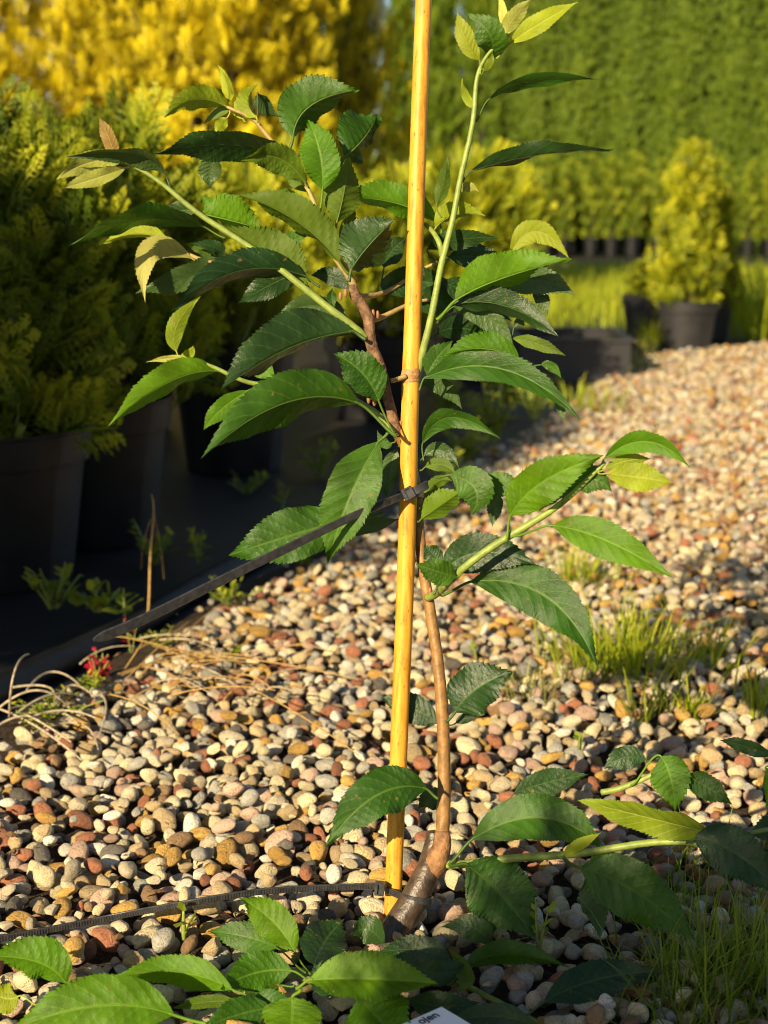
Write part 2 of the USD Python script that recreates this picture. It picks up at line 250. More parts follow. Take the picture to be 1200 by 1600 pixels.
# pebbles
rng = np.random.default_rng(7)
def pebble_shape(k):
    r = np.random.default_rng(100 + k); s = trimesh.creation.icosphere(2 if k >= 0 else 1, 1.0); v = np.array(s.vertices)
    ang = r.uniform() < 0.55
    v = v * (1 + 0.55 * (meshkit.fbm(v * 0.9 + 20 + k * 3.7, 2, k)[:, None] - 0.5))
    for _ in range(r.integers(5, 9) if ang else r.integers(2, 4)):                     # broken, flattened sides
        nrm = unit(r.normal(size=3)); d = r.uniform(0.55, 0.80) if ang else r.uniform(0.74, 0.9); h = v @ nrm
        v = v - np.where(h > d, (h - d) * (0.92 if ang else 0.8), 0)[:, None] * nrm
    v = v * (1 + 0.10 * (meshkit.fbm(v * 2.6 + k, 2, k + 9)[:, None] - 0.5))
    v = v * np.array([1.12, r.uniform(0.60, 0.92), r.uniform(0.50, 0.84)])
    return v, np.array(s.faces)
NSH = 5
PROTO = [(ci, pebble_shape(ci * NSH + s)) for ci in range(len(STONES)) for s in range(NSH)]
wts = np.array([s[3] for s in STONES], float); wts /= wts.sum()
def inside_poly(xy): return shapely.contains_xy(gravel_poly, xy[:, 0], xy[:, 1])
def scatter(n, rmin, rmax, overlap, seed, ymin=0.62, ymax=4.75, existing=None):
    r = np.random.default_rng(seed)
    u = r.uniform(size=n); y = np.sqrt(ymin**2 + u * (ymax**2 - ymin**2))
    x = r.uniform(-0.5, 0.5, n) * (0.20 + 0.56 * y)
    rad = rmin + (rmax - rmin) * r.beta(1.25, 3.4, n)
    p = np.c_[x, y]; k = inside_poly(p); p, rad = p[k], rad[k]
    dpt = p[:, 1] * math.cos(PITCH) + CAMZ * math.sin(PITCH); qx = 600 + FOC * p[:, 0] / dpt; qy = 800 - FOC * (p[:, 1] * math.sin(PITCH) - CAMZ * math.cos(PITCH)) / dpt
    lim = np.interp(qx, [e[0] for e in EDGE_PX], [e[1] for e in EDGE_PX]) + np.interp(qx, [-200, 0, 170, 330, 520, 640], [75, 62, 52, 34, 26, 0])     # bare soil along the fabric
    k = (qy > lim) | (r.uniform(size=len(p)) < 0.012) | (qx > 640); p, rad = p[k], rad[k]
    o = np.argsort(-rad * r.uniform(0.75, 1.0, len(rad))); p, rad = p[o], rad[o]
    tree = cKDTree(p); near = tree.query_ball_point(p, rmax * 2 * overlap)
    keep = np.zeros(len(p), bool); dead = np.zeros(len(p), bool)
    for i in range(len(p)):
        if dead[i]: continue
        keep[i] = True
        nb = np.array(near[i]); d = np.hypot(*(p[nb] - p[i]).T)
        dead[nb[d < overlap * (rad[nb] + rad[i])]] = True
    return p[keep], rad[keep]
p1, r1 = scatter(340000, 0.0034, 0.0106, 0.79, 11)
p2, r2 = scatter(90000, 0.0040, 0.0092, 1.1, 12)
sel = np.random.default_rng(5).uniform(size=len(p2)) < 0.45; p2, r2 = p2[sel], r2[sel]
pp = np.vstack([p1, p2]); rr = np.r_[r1, r2]
lowsides = 0.010 * (meshkit.fbm(np.c_[pp * 5, np.zeros(len(pp))], 2, 3) - 0.5)
zz = np.r_[r1 * 0.42 - 0.0005, r2 * 0.40 + 0.0070] + lowsides + np.random.default_rng(6).normal(0, .0027, len(pp))
q = np.random.default_rng(17)
proto_i = q.choice(len(STONES), len(pp), p=wts) * NSH + q.integers(0, NSH, len(pp))
yaw = q.uniform(0, 2 * np.pi, len(pp)); tx, ty = q.normal(0, 0.40, (2, len(pp)))
def rotm(yaw, tx, ty):
    cz, sz, cx, sx, cy, sy = np.cos(yaw), np.sin(yaw), np.cos(tx), np.sin(tx), np.cos(ty), np.sin(ty); o, z = np.ones_like(yaw), np.zeros_like(yaw)
    RZ = np.stack([np.stack([cz, -sz, z], -1), np.stack([sz, cz, z], -1), np.stack([z, z, o], -1)], -2)
    RX = np.stack([np.stack([o, z, z], -1), np.stack([z, cx, -sx], -1), np.stack([z, sx, cx], -1)], -2)
    RY = np.stack([np.stack([cy, z, sy], -1), np.stack([z, o, z], -1), np.stack([-sy, z, cy], -1)], -2)
    return RX @ RY @ RZ
RM = rotm(yaw, tx, ty)
pos = np.c_[pp, zz]
rel = pos - C0; dep = rel @ FW; ix = 600 + FOC * rel[:, 0] / dep; iy = 800 - FOC * (rel @ UP) / dep
score = np.where((ix > 8) & (ix < 1192) & (iy < 1592) & (np.r_[np.zeros(len(p1)), np.ones(len(p2))] + (rr > 0.0056) > 0), rr / dep, 0)
big = np.argsort(-score)[:300]
for i in big:
    ci, (v, f) = PROTO[proto_i[i]]
    path = newpath(path_x.GetPath(), 'pebble')
    m = usdkit.mesh(stage, path, (v, f), L('stone_' + STONES[ci][0]), smooth=True)
    M = np.eye(4); M[:3, :3] = (RM[i] * rr[i]).T; M[3, :3] = pos[i]
    m.AddTransformOp().Set(Gf.Matrix4d(M.tolist()))
rest = np.ones(len(pp), bool); rest[big] = False; rest = np.where(rest)[0]
pi_ = UsdGeom.PointInstancer.Define(stage, newpath(path_x.GetPath(), 'pebble_layer')); tag(pi_.GetPrim(), 'the many smaller and farther pebbles of the path', kind='stuff')
UsdGeom.Scope.Define(stage, str(pi_.GetPath()) + '/prototypes')
tg = []
for k, (ci, mesh) in enumerate(PROTO):
    m = usdkit.mesh(stage, f'{pi_.GetPath()}/prototypes/stone_{k:03d}', mesh, L('stone_' + STONES[ci][0]), smooth=True); tg.append(m.GetPath())
pi_.CreatePrototypesRel().SetTargets(tg)
pi_.CreateProtoIndicesAttr(Vt.IntArray.FromNumpy(proto_i[rest].astype(np.int32)))
pi_.CreatePositionsAttr(Vt.Vec3fArray.FromNumpy(pos[rest].astype(np.float32)))
pi_.CreateScalesAttr(Vt.Vec3fArray.FromNumpy(np.repeat(rr[rest][:, None], 3, 1).astype(np.float32)))
from scipy.spatial.transform import Rotation
qq = Rotation.from_matrix(RM[rest]).as_quat()
pi_.CreateOrientationsAttr(Vt.QuathArray([Gf.Quath(float(a[3]), float(a[0]), float(a[1]), float(a[2])) for a in qq]))

# ------------------------------------------------------------------ conifers
def spray_proto(rng, Ln, npair, nsub, w, droop=0.25):
    """A flat fern-like spray of scale leaves along +y. Returns verts, faces, tipness."""
    vs, fs, tp = [], [], []
    def strip(p, q, hw, t0, t1):
        p, q = np.array(p), np.array(q); d = q - p; n = np.array([-d[1], d[0]]) / max(np.hypot(*d), 1e-9); m = p + d * 0.45; k = len(vs)
        vs.extend([p, m + n * hw, q, m - n * hw]); tp.extend([t0, (t0 + t1) / 2, t1, (t0 + t1) / 2]); fs.extend([(k, k + 3, k + 2), (k, k + 2, k + 1)])
    strip((0, 0), (0, Ln), w * 1.1, 0, 1)
    for i in range(npair * 2):
        y = Ln * (0.10 + 0.86 * (i / (npair * 2))); s = 1 if i % 2 else -1; a = math.radians(rng.uniform(38, 55)) * s
        l = Ln * (0.16 + 0.48 * (1 - y / Ln) ** 0.8) * rng.uniform(0.8, 1.1); d = np.array([math.sin(a), math.cos(a)]); p = np.array([0, y]); tb = y / Ln * 0.8
        strip(p, p + d * l, w, tb, min(1, tb + 0.45))
        for j in range(nsub):
            f = 0.22 + 0.7 * j / nsub; b = a + math.radians(rng.uniform(28, 46)) * (1 if j % 2 else -1); e = np.array([math.sin(b), math.cos(b)])
            strip(p + d * l * f, p + d * l * f + e * l * (0.18 + 0.35 * (1 - f)), w * 0.85, tb + 0.2, min(1, tb + 0.55))
    v = np.array(vs); z = -droop * (v[:, 1] ** 2) / Ln + 0.05 * Ln * np.sin(v[:, 0] / Ln * 9)
    return np.c_[v, z], np.array(fs), np.array(tp)
def place_sprays(rng, protos, pos, axis, nrm, scale, urand):
    pos, axis = np.asarray(pos), unit(axis); x = unit(np.cross(axis, nrm)); n = np.cross(x, axis)
    pick = rng.integers(0, len(protos), len(pos)); V, F, U, off = [], [], [], 0
    for k, (v, f, t) in enumerate(protos):
        i = np.where(pick == k)[0]
        if not len(i): continue
        R = np.stack([x[i], axis[i], n[i]], 1)
        w = pos[i][:, None] + np.einsum('vk,nkj->nvj', v, R) * scale[i][:, None, None]
        V.append(w.reshape(-1, 3)); F.append((f[None] + (np.arange(len(i)) * len(v))[:, None, None] + off).reshape(-1, 3)); off += len(i) * len(v)
        U.append(np.c_[np.repeat(urand[i], len(v)), np.tile(t, len(i))])
    return np.vstack(V), np.vstack(F), np.vstack(U)
def plume_crown(seed, nplume, per, H, R, profile, base, protos, pr, fill=0.6, up=0.9, face=0.6, sc=(0.75, 1.2)):
    r = np.random.default_rng(seed); pos, ax, nr, ur, limbs = [], [], [], [], []
    for k in range(nplume):
        h = base + (H - base) * (r.uniform() ** 0.85); az = k * 2.399963 + r.normal(0, 0.3); rad = R * profile((h - base) / (H - base)) * r.uniform(0.72, 1.08)
        out = np.array([math.cos(az), math.sin(az), 0]); tip = out * rad + np.array([0, 0, h]); root = np.array([0, 0, max(base * 0.5, h - 0.22 * H - rad * 0.5)]) + out * rad * 0.1
        d = unit(tip - root); limbs.append((root, tip, out)); tone = r.uniform(0, 1)
        for j in range(per):
            f = 1 - fill * r.uniform() ** 1.3
            pos.append(root + (tip - root) * f + r.normal(0, pr, 3)); ax.append(unit(d * 0.5 + out * 0.45 + np.array([0, 0, up * 0.5]) + r.normal(0, 0.38, 3)))
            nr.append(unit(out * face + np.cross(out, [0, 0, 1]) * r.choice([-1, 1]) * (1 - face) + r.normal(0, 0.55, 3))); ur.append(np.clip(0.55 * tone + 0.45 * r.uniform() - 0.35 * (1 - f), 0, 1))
    pos = np.array(pos)
    return place_sprays(r, protos, pos, np.array(ax), np.array(nr), r.uniform(*sc, len(pos)), np.array(ur)), limbs
prg = np.random.default_rng(21)
FINE = [spray_proto(prg, 0.075, 7, 5, 0.0016) for _ in range(4)]
MED = [spray_proto(prg, 0.11, 5, 3, 0.0036) for _ in range(4)]
COARSE = [spray_proto(prg, 0.15, 4, 1, 0.008) for _ in range(4)]
MINI = [spray_proto(prg, 0.07, 3, 0, 0.0065) for _ in range(4)]
TINY = [spray_proto(prg, 0.085, 3, 1, 0.006) for _ in range(3)]
def pot_profile(r, h):
    rim = 0.22 * h
    body = [(0.0, 0.0), (r * 0.74, 0.0), (r * 0.76, 0.004), (r * 0.915, h - rim)]
    lip = [(r * 0.918, h - rim - 0.001), (r * 0.965, h - rim), (r * 0.975, h - rim + 0.004), (r, h - 0.005), (r * 1.03, h - 0.003), (r * 1.03, h), (r * 0.975, h), (r * 0.95, h - 0.03), (r * 0.93, h - rim)]
    return body, lip
def potted(name, label, cat, loc, r, h, crown, limbs, fmat, pmat='black_plastic', group=None, stems=18, scale=None, lean=(0, 0), trunk_r=0.009):
    t = thing(name, label, cat, loc, group=group, scale=scale)
    body, lip = pot_profile(r, h)
    b = part(t, 'pot', lathe(body), L(pmat), smooth=40); part(b, 'rim', lathe(lip), L(pmat), smooth=40)
    a = np.linspace(0, 2 * np.pi, 28, endpoint=False); s = np.random.default_rng(int(r * 1e4))
    v = np.vstack([[0, 0, h - 0.022], np.c_[np.cos(a) * r * .45, np.sin(a) * r * .45, h - .024 + s.uniform(-.006, .006, 28)], np.c_[np.cos(a) * r * .945, np.sin(a) * r * .945, np.full(28, h - .03)]])
    k = np.arange(28); k2 = (k + 1) % 28
    part(t, 'soil', (v, np.vstack([np.c_[0 * k, 1 + k, 1 + k2], np.c_[1 + k, 29 + k, 29 + k2], np.c_[1 + k, 29 + k2, 1 + k2]])), L('potting_soil'), smooth=True)
    (V, F, U) = crown; z0 = h - 0.03
    top = V[:, 2].max()
    part(t, 'trunk', join([tube([(0, 0, z0 - .02), (0.004, 0.002, z0 + top * .4), (0, 0, z0 + top * 0.85)], [trunk_r, trunk_r * .7, trunk_r * .2], 8)]
                          + [tube([a_, (a_ + b_) / 2 + np.array([0, 0, -.012]), b_], [trunk_r * .35, trunk_r * .25, trunk_r * .1], 5, 6) for a_, b_, o_ in [(l[0] + [0, 0, z0], l[1] + np.array([0, 0, z0]), 0) for l in limbs[:stems]]]), L('wood_inner'), smooth=True)
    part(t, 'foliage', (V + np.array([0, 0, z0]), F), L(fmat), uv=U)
    return t
round_p = lambda x: (max(0.0, math.sin(math.pi * min(1, 0.16 + 0.80 * x)))) ** 0.8
cone_p = lambda x: 1.0 * (1 - x) ** 0.62 * min(1, 0.55 + 2.2 * x) + 0.05
col_p = lambda x: (1 - x ** 3.5) * min(1, 0.7 + 2 * x) + 0.04
near_a, limbs_a = plume_crown(31, 50, 15, 0.31, 0.130, round_p, 0.05, FINE, 0.026)
near_b, limbs_b = plume_crown(32, 46, 15, 0.31, 0.150, round_p, 0.05, FINE, 0.026)
gold_c, limbs_g = plume_crown(33, 160, 25, 1.85, 0.46, lambda x: (1 - x ** 2.2) * min(1, 0.6 + 2 * x) + .08, 0.15, MED, 0.055, face=0.8, up=1.5, sc=(.55, .9))
right_c, limbs_r = plume_crown(34, 90, 18, 0.42, 0.086, cone_p, 0.0, TINY, 0.012, up=2.2, sc=(.45, .75))
tiny_c, limbs_t = plume_crown(35, 46, 8, 0.58, 0.062, col_p, 0.02, TINY, 0.010, up=1.8, sc=(.45, .75))
colm_c, limbs_k = plume_crown(36, 150, 14, 2.6, 0.30, lambda x: (1 - x ** 1.9) * min(1, 0.7 + 3 * x) + .02, 0.1, COARSE, 0.05, up=1.6)

GP = 'young thujas in black pots beside the gravel'
A = potted('potted_thuja', 'green bushy thuja in the wide black pot cut by the left edge', 'potted thuja', (-0.440, 1.70, -.003), 0.112, 0.176, near_a, limbs_a, 'foliage_leafgreen', group=GP)
B = potted('potted_thuja', 'thuja in the black pot just right of the leftmost pot, behind a dry stalk', 'potted thuja', (-0.368, 1.905, -.003), 0.103, 0.182, near_b, limbs_b, 'foliage_leafgreen', group=GP)
slim = (near_b[0] * [.62, .62, .8], near_b[1], near_b[2]); limbs_s = [(a * [.62, .62, .8], b * [.62, .62, .8], c) for a, b, c in limbs_b]
potted('potted_thuja', 'slim lime thuja in the dark pot behind the large drooping sapling leaves', 'potted thuja', (-0.24, 2.42, -.003), 0.098, 0.19, slim, limbs_s, 'foliage_lime', group=GP)
Cc = potted('potted_thuja', 'lime thuja in a pot directly behind the bamboo cane', 'potted thuja', (-0.02, 3.02, -.003), 0.100, 0.165, (near_b[0] * .9, near_b[1], near_b[2]), [(a * .9, b * .9, c) for a, b, c in limbs_b], 'foliage_lime', group=GP)
for i, (x, y, rz, lab, src, s) in enumerate([
        (-0.74, 2.02, 70, 'green thuja in a pot at the left edge, behind the leftmost pot', A, 0.88), (-0.60, 2.45, 160, 'green thuja in the second row of pots at the left', B, 0.80),
        (-0.47, 2.85, 220, 'lime thuja in the second row, below the golden thujas', Cc, 0.9), (0.19, 3.72, 30, 'lime thuja bush right of the cane, above the black fabric', Cc, 1.12),
        (-0.30, 3.45, 290, 'lime thuja in the third row left of the cane', Cc, 1.1), (-0.73, 1.42, 15, 'green thuja standing beyond the left edge, nearest of the row', A, 1.0),
        (-0.92, 1.70, 190, 'green thuja beyond the left edge in the second row', B, 1.1), (-1.05, 2.35, 250, 'green thuja beyond the left edge in the third row', A, 1.15),
        (-0.86, 2.80, 50, 'lime thuja at the left edge below the golden thujas', Cc, 0.95)]):
    dup(src, (x, y, -.003), rz, lab, GP, s)
# behind the camera to the left: the row goes on and throws the shade on the lower right corner
SH = dup(Cc, (-0.37, -0.345, 0), 140, 'bushy lime thuja behind the viewer at the path edge', GP, (1.4, 1.4, 1.33))
dup(A, (-0.90, 0.85, 0), 80, 'green thuja beyond the left edge beside the viewer', GP, (1.5, 1.5, 1.58))
dup(B, (-1.25, 0.75, 0), 180, 'green thuja further left of the viewer', GP, (1.4, 1.4, 1.5))
dup(B, (-0.98, 1.28, 0), 280, 'green thuja left of the leftmost pot, out of the row', GP, (1.3, 1.3, 1.3))

tray = thing('plant_tray', 'low black plastic tray on the fabric beyond the sapling, left of the gravel', 'plant tray', (0.445, 3.74, -.003))
def bx(x0, x1, y0, y1, z0, z1): return tm(trimesh.creation.box(bounds=[(x0, y0, z0), (x1, y1, z1)]))
part(tray, 'wall', join([bx(-.13, .13, -.16, -.152, 0, .095), bx(-.13, .13, .152, .16, 0, .095), bx(-.13, -.122, -.152, .152, 0, .095), bx(.122, .13, -.152, .152, 0, .095)]), L('grey_plastic'))
part(tray, 'rim', join([bx(-.138, .138, -.168, -.150, .0955, .103), bx(-.138, .138, .150, .168, .0955, .103), bx(-.138, -.120, -.150, .150, .0955, .103), bx(.120, .138, -.150, .150, .0955, .103)]), L('grey_plastic'))
part(tray, 'soil', bx(-.1215, .1215, -.1515, .1515, .002, .078), L('potting_soil'))
GG = 'tall golden thujas at the back left'
def shrub(name, label, loc, crown, limbs, fmat, group, rotz=0, scale=None, tr=0.03):
    t = thing(name, label, 'thuja', loc, rotz, group, scale)
    V, F, U = crown
    part(t, 'trunk', join([tube([(0, 0, -.02), (0.01, 0, V[:, 2].max() * .5), (0, 0, V[:, 2].max() * .9)], [tr, tr * .7, tr * .15], 8)] + [tube([l[0], (l[0] + l[1]) / 2, l[1]], [tr * .3, tr * .2, tr * .08], 5, 5) for l in limbs[:60]]), L('wood_inner'), smooth=True)
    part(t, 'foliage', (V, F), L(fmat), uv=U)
    return t
g0 = shrub('golden_thuja', 'broad golden thuja filling the upper left, lit bright yellow', (-0.62, 5.2, 0), gold_c, limbs_g, 'foliage_golden', GG)
dup(g0, (-0.245, 6.0, 0), 110, 'golden thuja just left of the cane top, with orange tips', GG, (0.70, 0.70, 1.05))
dup(g0, (-1.42, 5.05, 0), 200, 'golden thuja at the top left corner with dark gaps', GG, 0.95)
dup(g0, (-0.95, 6.3, 0), 300, 'golden thuja behind the two broad ones at the left', GG, 1.1)

GR = 'golden young thujas in pots at the right end of the gravel'
x_, y_ = G(1078, 552)[:2]
R0 = potted('potted_golden_thuja', 'golden upright thuja in a black pot at the far end of the gravel', 'potted thuja', (x_, y_ + .07, 0), 0.088, 0.14, right_c, limbs_r, 'foliage_young_gold', 'grey_plastic', group=GR)
x_, y_ = G(1010, 540)[:2]
potted('potted_golden_thuja', 'black pot with a stunted thuja, left of the upright golden one', 'potted thuja', (x_ + .01, y_ + .12, 0), 0.066, 0.14, (tiny_c[0] * [.8, .8, .22], tiny_c[1], tiny_c[2]), [], 'foliage_lime', 'grey_plastic', group=GR)
x_, y_ = G(1135, 545)[:2]
dup(R0, (x_, y_ + .28, 0), 120, 'second golden thuja half hidden behind the upright one', GR, (0.9, 0.9, 0.85))

GT = 'rows of small green thujas in pots before the hedge'
tn = 0; T0 = None
ORD = 'leftmost second third fourth fifth sixth seventh eighth ninth tenth eleventh twelfth thirteenth fourteenth fifteenth rightmost'.split()
tr_ = np.random.default_rng(9)
for row, yd in enumerate((11.6, 11.95, 12.35)):
    for k in range(16):
        x = 0.86 + 0.168 * k + (0.08 if row % 2 else 0) + tr_.normal(0, .012); lab = f'small green thuja in a pot, in the {("front", "middle", "back")[row]} row before the clipped hedge'
        if row == 0: lab = f'small potted thuja, {ORD[k]}{" from the left" if 0 < k < 15 else ""} in the front row'
        s = tr_.uniform(0.92, 1.08)
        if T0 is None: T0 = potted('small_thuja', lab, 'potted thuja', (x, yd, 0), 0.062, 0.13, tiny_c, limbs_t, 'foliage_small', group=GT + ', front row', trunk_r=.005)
        else: dup(T0, (x, yd + tr_.normal(0, .02), 0), tr_.uniform(0, 360), lab, GT + f', {("front", "middle", "back")[row]} row', s)

# the clipped hedge
hr = np.random.default_rng(41); nh = 42000
hx = hr.uniform(0.0, 6.4, nh); hz = hr.uniform(0.0, 3.4, nh) 
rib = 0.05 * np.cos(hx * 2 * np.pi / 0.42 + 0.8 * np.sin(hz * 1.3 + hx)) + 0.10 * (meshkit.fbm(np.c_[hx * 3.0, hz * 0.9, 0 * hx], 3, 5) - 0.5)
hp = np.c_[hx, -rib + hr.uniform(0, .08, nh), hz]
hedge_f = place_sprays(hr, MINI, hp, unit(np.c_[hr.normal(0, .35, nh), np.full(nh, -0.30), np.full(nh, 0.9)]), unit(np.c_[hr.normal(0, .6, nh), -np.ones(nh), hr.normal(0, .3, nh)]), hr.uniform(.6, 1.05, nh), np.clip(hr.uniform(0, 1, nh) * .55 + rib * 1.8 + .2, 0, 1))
H = thing('clipped_hedge', 'tall dark green clipped thuja hedge across the upper right', 'hedge', (0.98, 14.3, 0))
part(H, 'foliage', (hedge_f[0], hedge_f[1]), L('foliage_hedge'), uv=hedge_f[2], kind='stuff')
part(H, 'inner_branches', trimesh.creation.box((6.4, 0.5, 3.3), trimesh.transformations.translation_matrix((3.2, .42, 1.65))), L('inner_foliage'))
GK = 'columnar green thujas left of the hedge'
k0 = shrub('columnar_thuja', 'slim dark green columnar thuja whose edge meets the sky left of the cane', (0.165, 14.6, 0), colm_c, limbs_k, 'foliage_hedge', GK, scale=(.72, .72, 0.9))
dup(k0, (0.50, 14.5, 0), 77, 'slim dark green columnar thuja just right of the cane top', GK, (.85, .85, 0.98))
dup(k0, (0.86, 14.45, 0), 190, 'slim dark green columnar thuja at the hedge end behind the top sapling leaves', GK, (.72, .72, 1.02))
dup(k0, (-0.32, 15.2, 0), 250, 'dark green columnar thuja behind the golden thujas', GK, (.9, .9, 0.95))
dup(k0, (-0.9, 15.4, 0), 20, 'dark green columnar thuja far back at the left', GK, (1.0, 1.0, 0.95))

# ------------------------------------------------------------------ grass and weeds
def blades(seed, roots, length, width, lean=0.5, curve=0.5, dirs=None, seg=4):
    r = np.random.default_rng(seed); n = len(roots); az = r.uniform(0, 2 * np.pi, n) if dirs is None else dirs
    ln = length * r.uniform(0.55, 1.15, n); le = np.abs(r.normal(0, lean, n)); cu = curve * r.uniform(.3, 1.3, n)
    out = np.c_[np.cos(az), np.sin(az), 0 * az]; sd = np.c_[-np.sin(az), np.cos(az), 0 * az]; tw = r.uniform(-.8, .8, n)
    sd = unit(sd * np.cos(tw)[:, None] + np.c_[0 * az, 0 * az, 1 + 0 * az] * np.sin(tw)[:, None] * .4)
    V, U = [], []
    for k in range(seg + 1):
        t = k / seg; th = le + cu * t; step = ln / seg
        if k == 0: cpos = np.array(roots, float)
        else: cpos = cpos + step[:, None] * (out * np.sin(th)[:, None] + np.array([0, 0, 1]) * np.cos(th)[:, None])
        w = width * (1 - t ** 1.6) * (0.6 + 0.4 * min(1, 3 * t)) * .5
        V += [cpos - sd * w, cpos + sd * w]; U += [np.c_[r.uniform(0, 1, n) * 0 + tw * .5 + .5, np.full(n, t)]] * 2
    V = np.stack(V, 1).reshape(-1, 3); U = np.stack(U, 1).reshape(-1, 2); m = 2 * (seg + 1)
    f = np.array([x for k in range(seg) for x in ((2 * k, 2 * k + 1, 2 * k + 3), (2 * k, 2 * k + 3, 2 * k + 2))])
    return V, (f[None] + (np.arange(n) * m)[:, None, None]).reshape(-1, 3), U
def tuft(px, py, n, ln, spread, label, mat='grass_sun', seed=0, width=.0024, lean=.45, curve=.6, group='grass tufts growing in the gravel', cat='grass tuft', name='grass_tuft'):
    b = G(px, py); r = np.random.default_rng(seed + int(px * 7 + py)); ro = np.c_[r.normal(0, spread, n), r.normal(0, spread * 1.1, n), np.full(n, .006)]
    az = np.arctan2(ro[:, 1], ro[:, 0]) + r.normal(0, .7, n)
    t = thing(name, label, cat, b, group=group); v, f, u = blades(seed + 3, ro, ln, width, lean, curve, az)
    part(t, 'blades', (v, f), L(mat), uv=u); return t
tuft(905, 925, 80, .062, .018, 'fresh green grass tuft behind the big drooping leaf on the right', seed=1)
tuft(985, 1050, 190, .070, .026, 'largest grass tuft in the gravel, right of the drooping leaf', seed=2, lean=.55)
tuft(925, 1055, 110, .056, .022, 'grass tuft partly behind the tip of the drooping leaf', seed=3, lean=.55)
tuft(830, 1095, 90, .036, .018, 'short dry grass tuft right of the stem', 'grass_dry', 4, .0015, .9)
tuft(1075, 1128, 50, .034, .009, 'little bright grass tuft below the largest one', seed=5)
tuft(1185, 1125, 50, .044, .012, 'grass tuft at the right edge above the low shoot', seed=6)
tuft(1100, 1050, 36, .05, .010, 'thin dark grass tuft in the dappled shade at the right', seed=7)
tuft(1000, 1140, 24, .05, .010, 'few thin grass blades below the largest tuft', seed=8)
tuft(1015, 548, 110, .10, .012, 'grass tuft left of the far black pot', seed=9, width=.005)
tuft(955, 585, 140, .09, .05, 'pale grass tuft at the corner of the far fabric', 'grass_dry', 10, .005)
tuft(900, 640, 120, .06, .05, 'grass tuft along the far gravel edge', seed=11, width=.004)
tuft(1170, 530, 120, .26, .06, 'tall leafy green weeds at the right edge beside the far pots', seed=12, width=.010)
tuft(1205, 520, 120, .34, .06, 'tall leafy green weeds cut by the right edge', seed=13, width=.011)
# sunny grass beyond the fabric
gr = np.random.default_rng(51); n = 9000
gx = gr.uniform(0.35, 2.2, n); gy = gr.uniform(4.95, 8.6, n); 
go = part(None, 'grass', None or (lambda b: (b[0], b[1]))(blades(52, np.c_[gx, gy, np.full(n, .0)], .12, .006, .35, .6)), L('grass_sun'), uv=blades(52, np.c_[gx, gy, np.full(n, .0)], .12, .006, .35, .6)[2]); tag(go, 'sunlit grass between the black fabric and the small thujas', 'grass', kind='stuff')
# dense grass in the lower right corner
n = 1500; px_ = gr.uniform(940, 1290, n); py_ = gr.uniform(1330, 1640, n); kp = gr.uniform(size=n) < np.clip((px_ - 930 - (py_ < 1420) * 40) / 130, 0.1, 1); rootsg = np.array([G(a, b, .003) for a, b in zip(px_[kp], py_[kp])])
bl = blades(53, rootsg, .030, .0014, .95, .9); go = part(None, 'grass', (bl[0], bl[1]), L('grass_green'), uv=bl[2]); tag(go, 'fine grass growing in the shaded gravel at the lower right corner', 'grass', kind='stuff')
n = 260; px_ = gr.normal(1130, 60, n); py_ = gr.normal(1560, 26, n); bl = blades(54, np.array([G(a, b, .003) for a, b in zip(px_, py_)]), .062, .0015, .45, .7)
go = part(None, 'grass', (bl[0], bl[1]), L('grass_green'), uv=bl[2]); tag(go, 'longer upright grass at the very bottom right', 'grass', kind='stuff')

def weed(px, py, n, h, spread, label, mat='weed_leaf', seed=0, lw=.006, ll=.018, group='small weeds at the fabric edge', name='weed', cat='weed', stems=5, at=None):
    b = G(px, py, .010) if at is None else np.array(at, float); r = np.random.default_rng(seed + 77); t = thing(name, label, cat, b, group=group)
    st, V, F, U, off = [], [], [], [], 0
    for s in range(stems):
        az = r.uniform(0, 6.28); o = np.array([math.cos(az), math.sin(az), 0]) * spread * r.uniform(.3, 1); hh = h * r.uniform(.6, 1.05)
        pts = np.array([o * .15, o * .5 + [0, 0, hh * .5], o + [0, 0, hh]]); st.append(tube(pts, [lw * .16, lw * .13, lw * .07], 5, 6))
        for k in range(max(1, n // stems)):
            f = r.uniform(.15, 1); c = np.array([np.interp(f, [0, .5, 1], pts[:, j]) for j in range(3)]); d = unit(np.array([*r.normal(0, 1, 2), r.uniform(.1, 1.0)])); sd = unit(np.cross(d, [0, 0, 1]) + r.normal(0, .3, 3)); l_ = ll * r.uniform(.6, 1.2) * (1.15 - .5 * f); w_ = lw * r.uniform(.7, 1.2) * (1.15 - .5 * f)
            nn = np.cross(d, sd)
            v = np.array([c, c + d * l_ * .35 + sd * w_ * .5 + nn * w_ * .15, c + d * l_ * .72 + sd * w_ * .36 + nn * w_ * .1, c + d * l_ - [0, 0, l_ * .12], c + d * l_ * .72 - sd * w_ * .36 + nn * w_ * .1, c + d * l_ * .35 - sd * w_ * .5 + nn * w_ * .15, c + d * l_ * .45])
            V.append(v); F.append(np.array([(6, 0, 1), (6, 1, 2), (6, 2, 3), (6, 3, 4), (6, 4, 5), (6, 5, 0)]) + off); off += 7; U.append(np.c_[np.full(7, r.uniform(0, 1)), np.full(7, f)])
    part(t, 'stem', join(st), L('shoot_green'), smooth=True); part(t, 'leaves', (np.vstack(V), np.vstack(F)), L(mat), uv=np.vstack(U)); return t
weed(770, 690, 150, .10, .055, 'yellow-green weed clump behind the cane at the fabric edge', seed=1, lw=.011, ll=.03, stems=14)
weed(725, 722, 110, .07, .05, 'low yellow-green weed clump right of the cane', seed=2, lw=.009, ll=.022, stems=12)
weed(700, 665, 120, .15, .05, 'taller yellow-green weeds in shade behind the cane', seed=3, lw=.010, ll=.03, stems=12)
weed(835, 655, 90, .08, .05, 'small yellow weed clump at the gravel edge below the fabric', seed=4, lw=.010, ll=.024, stems=10)
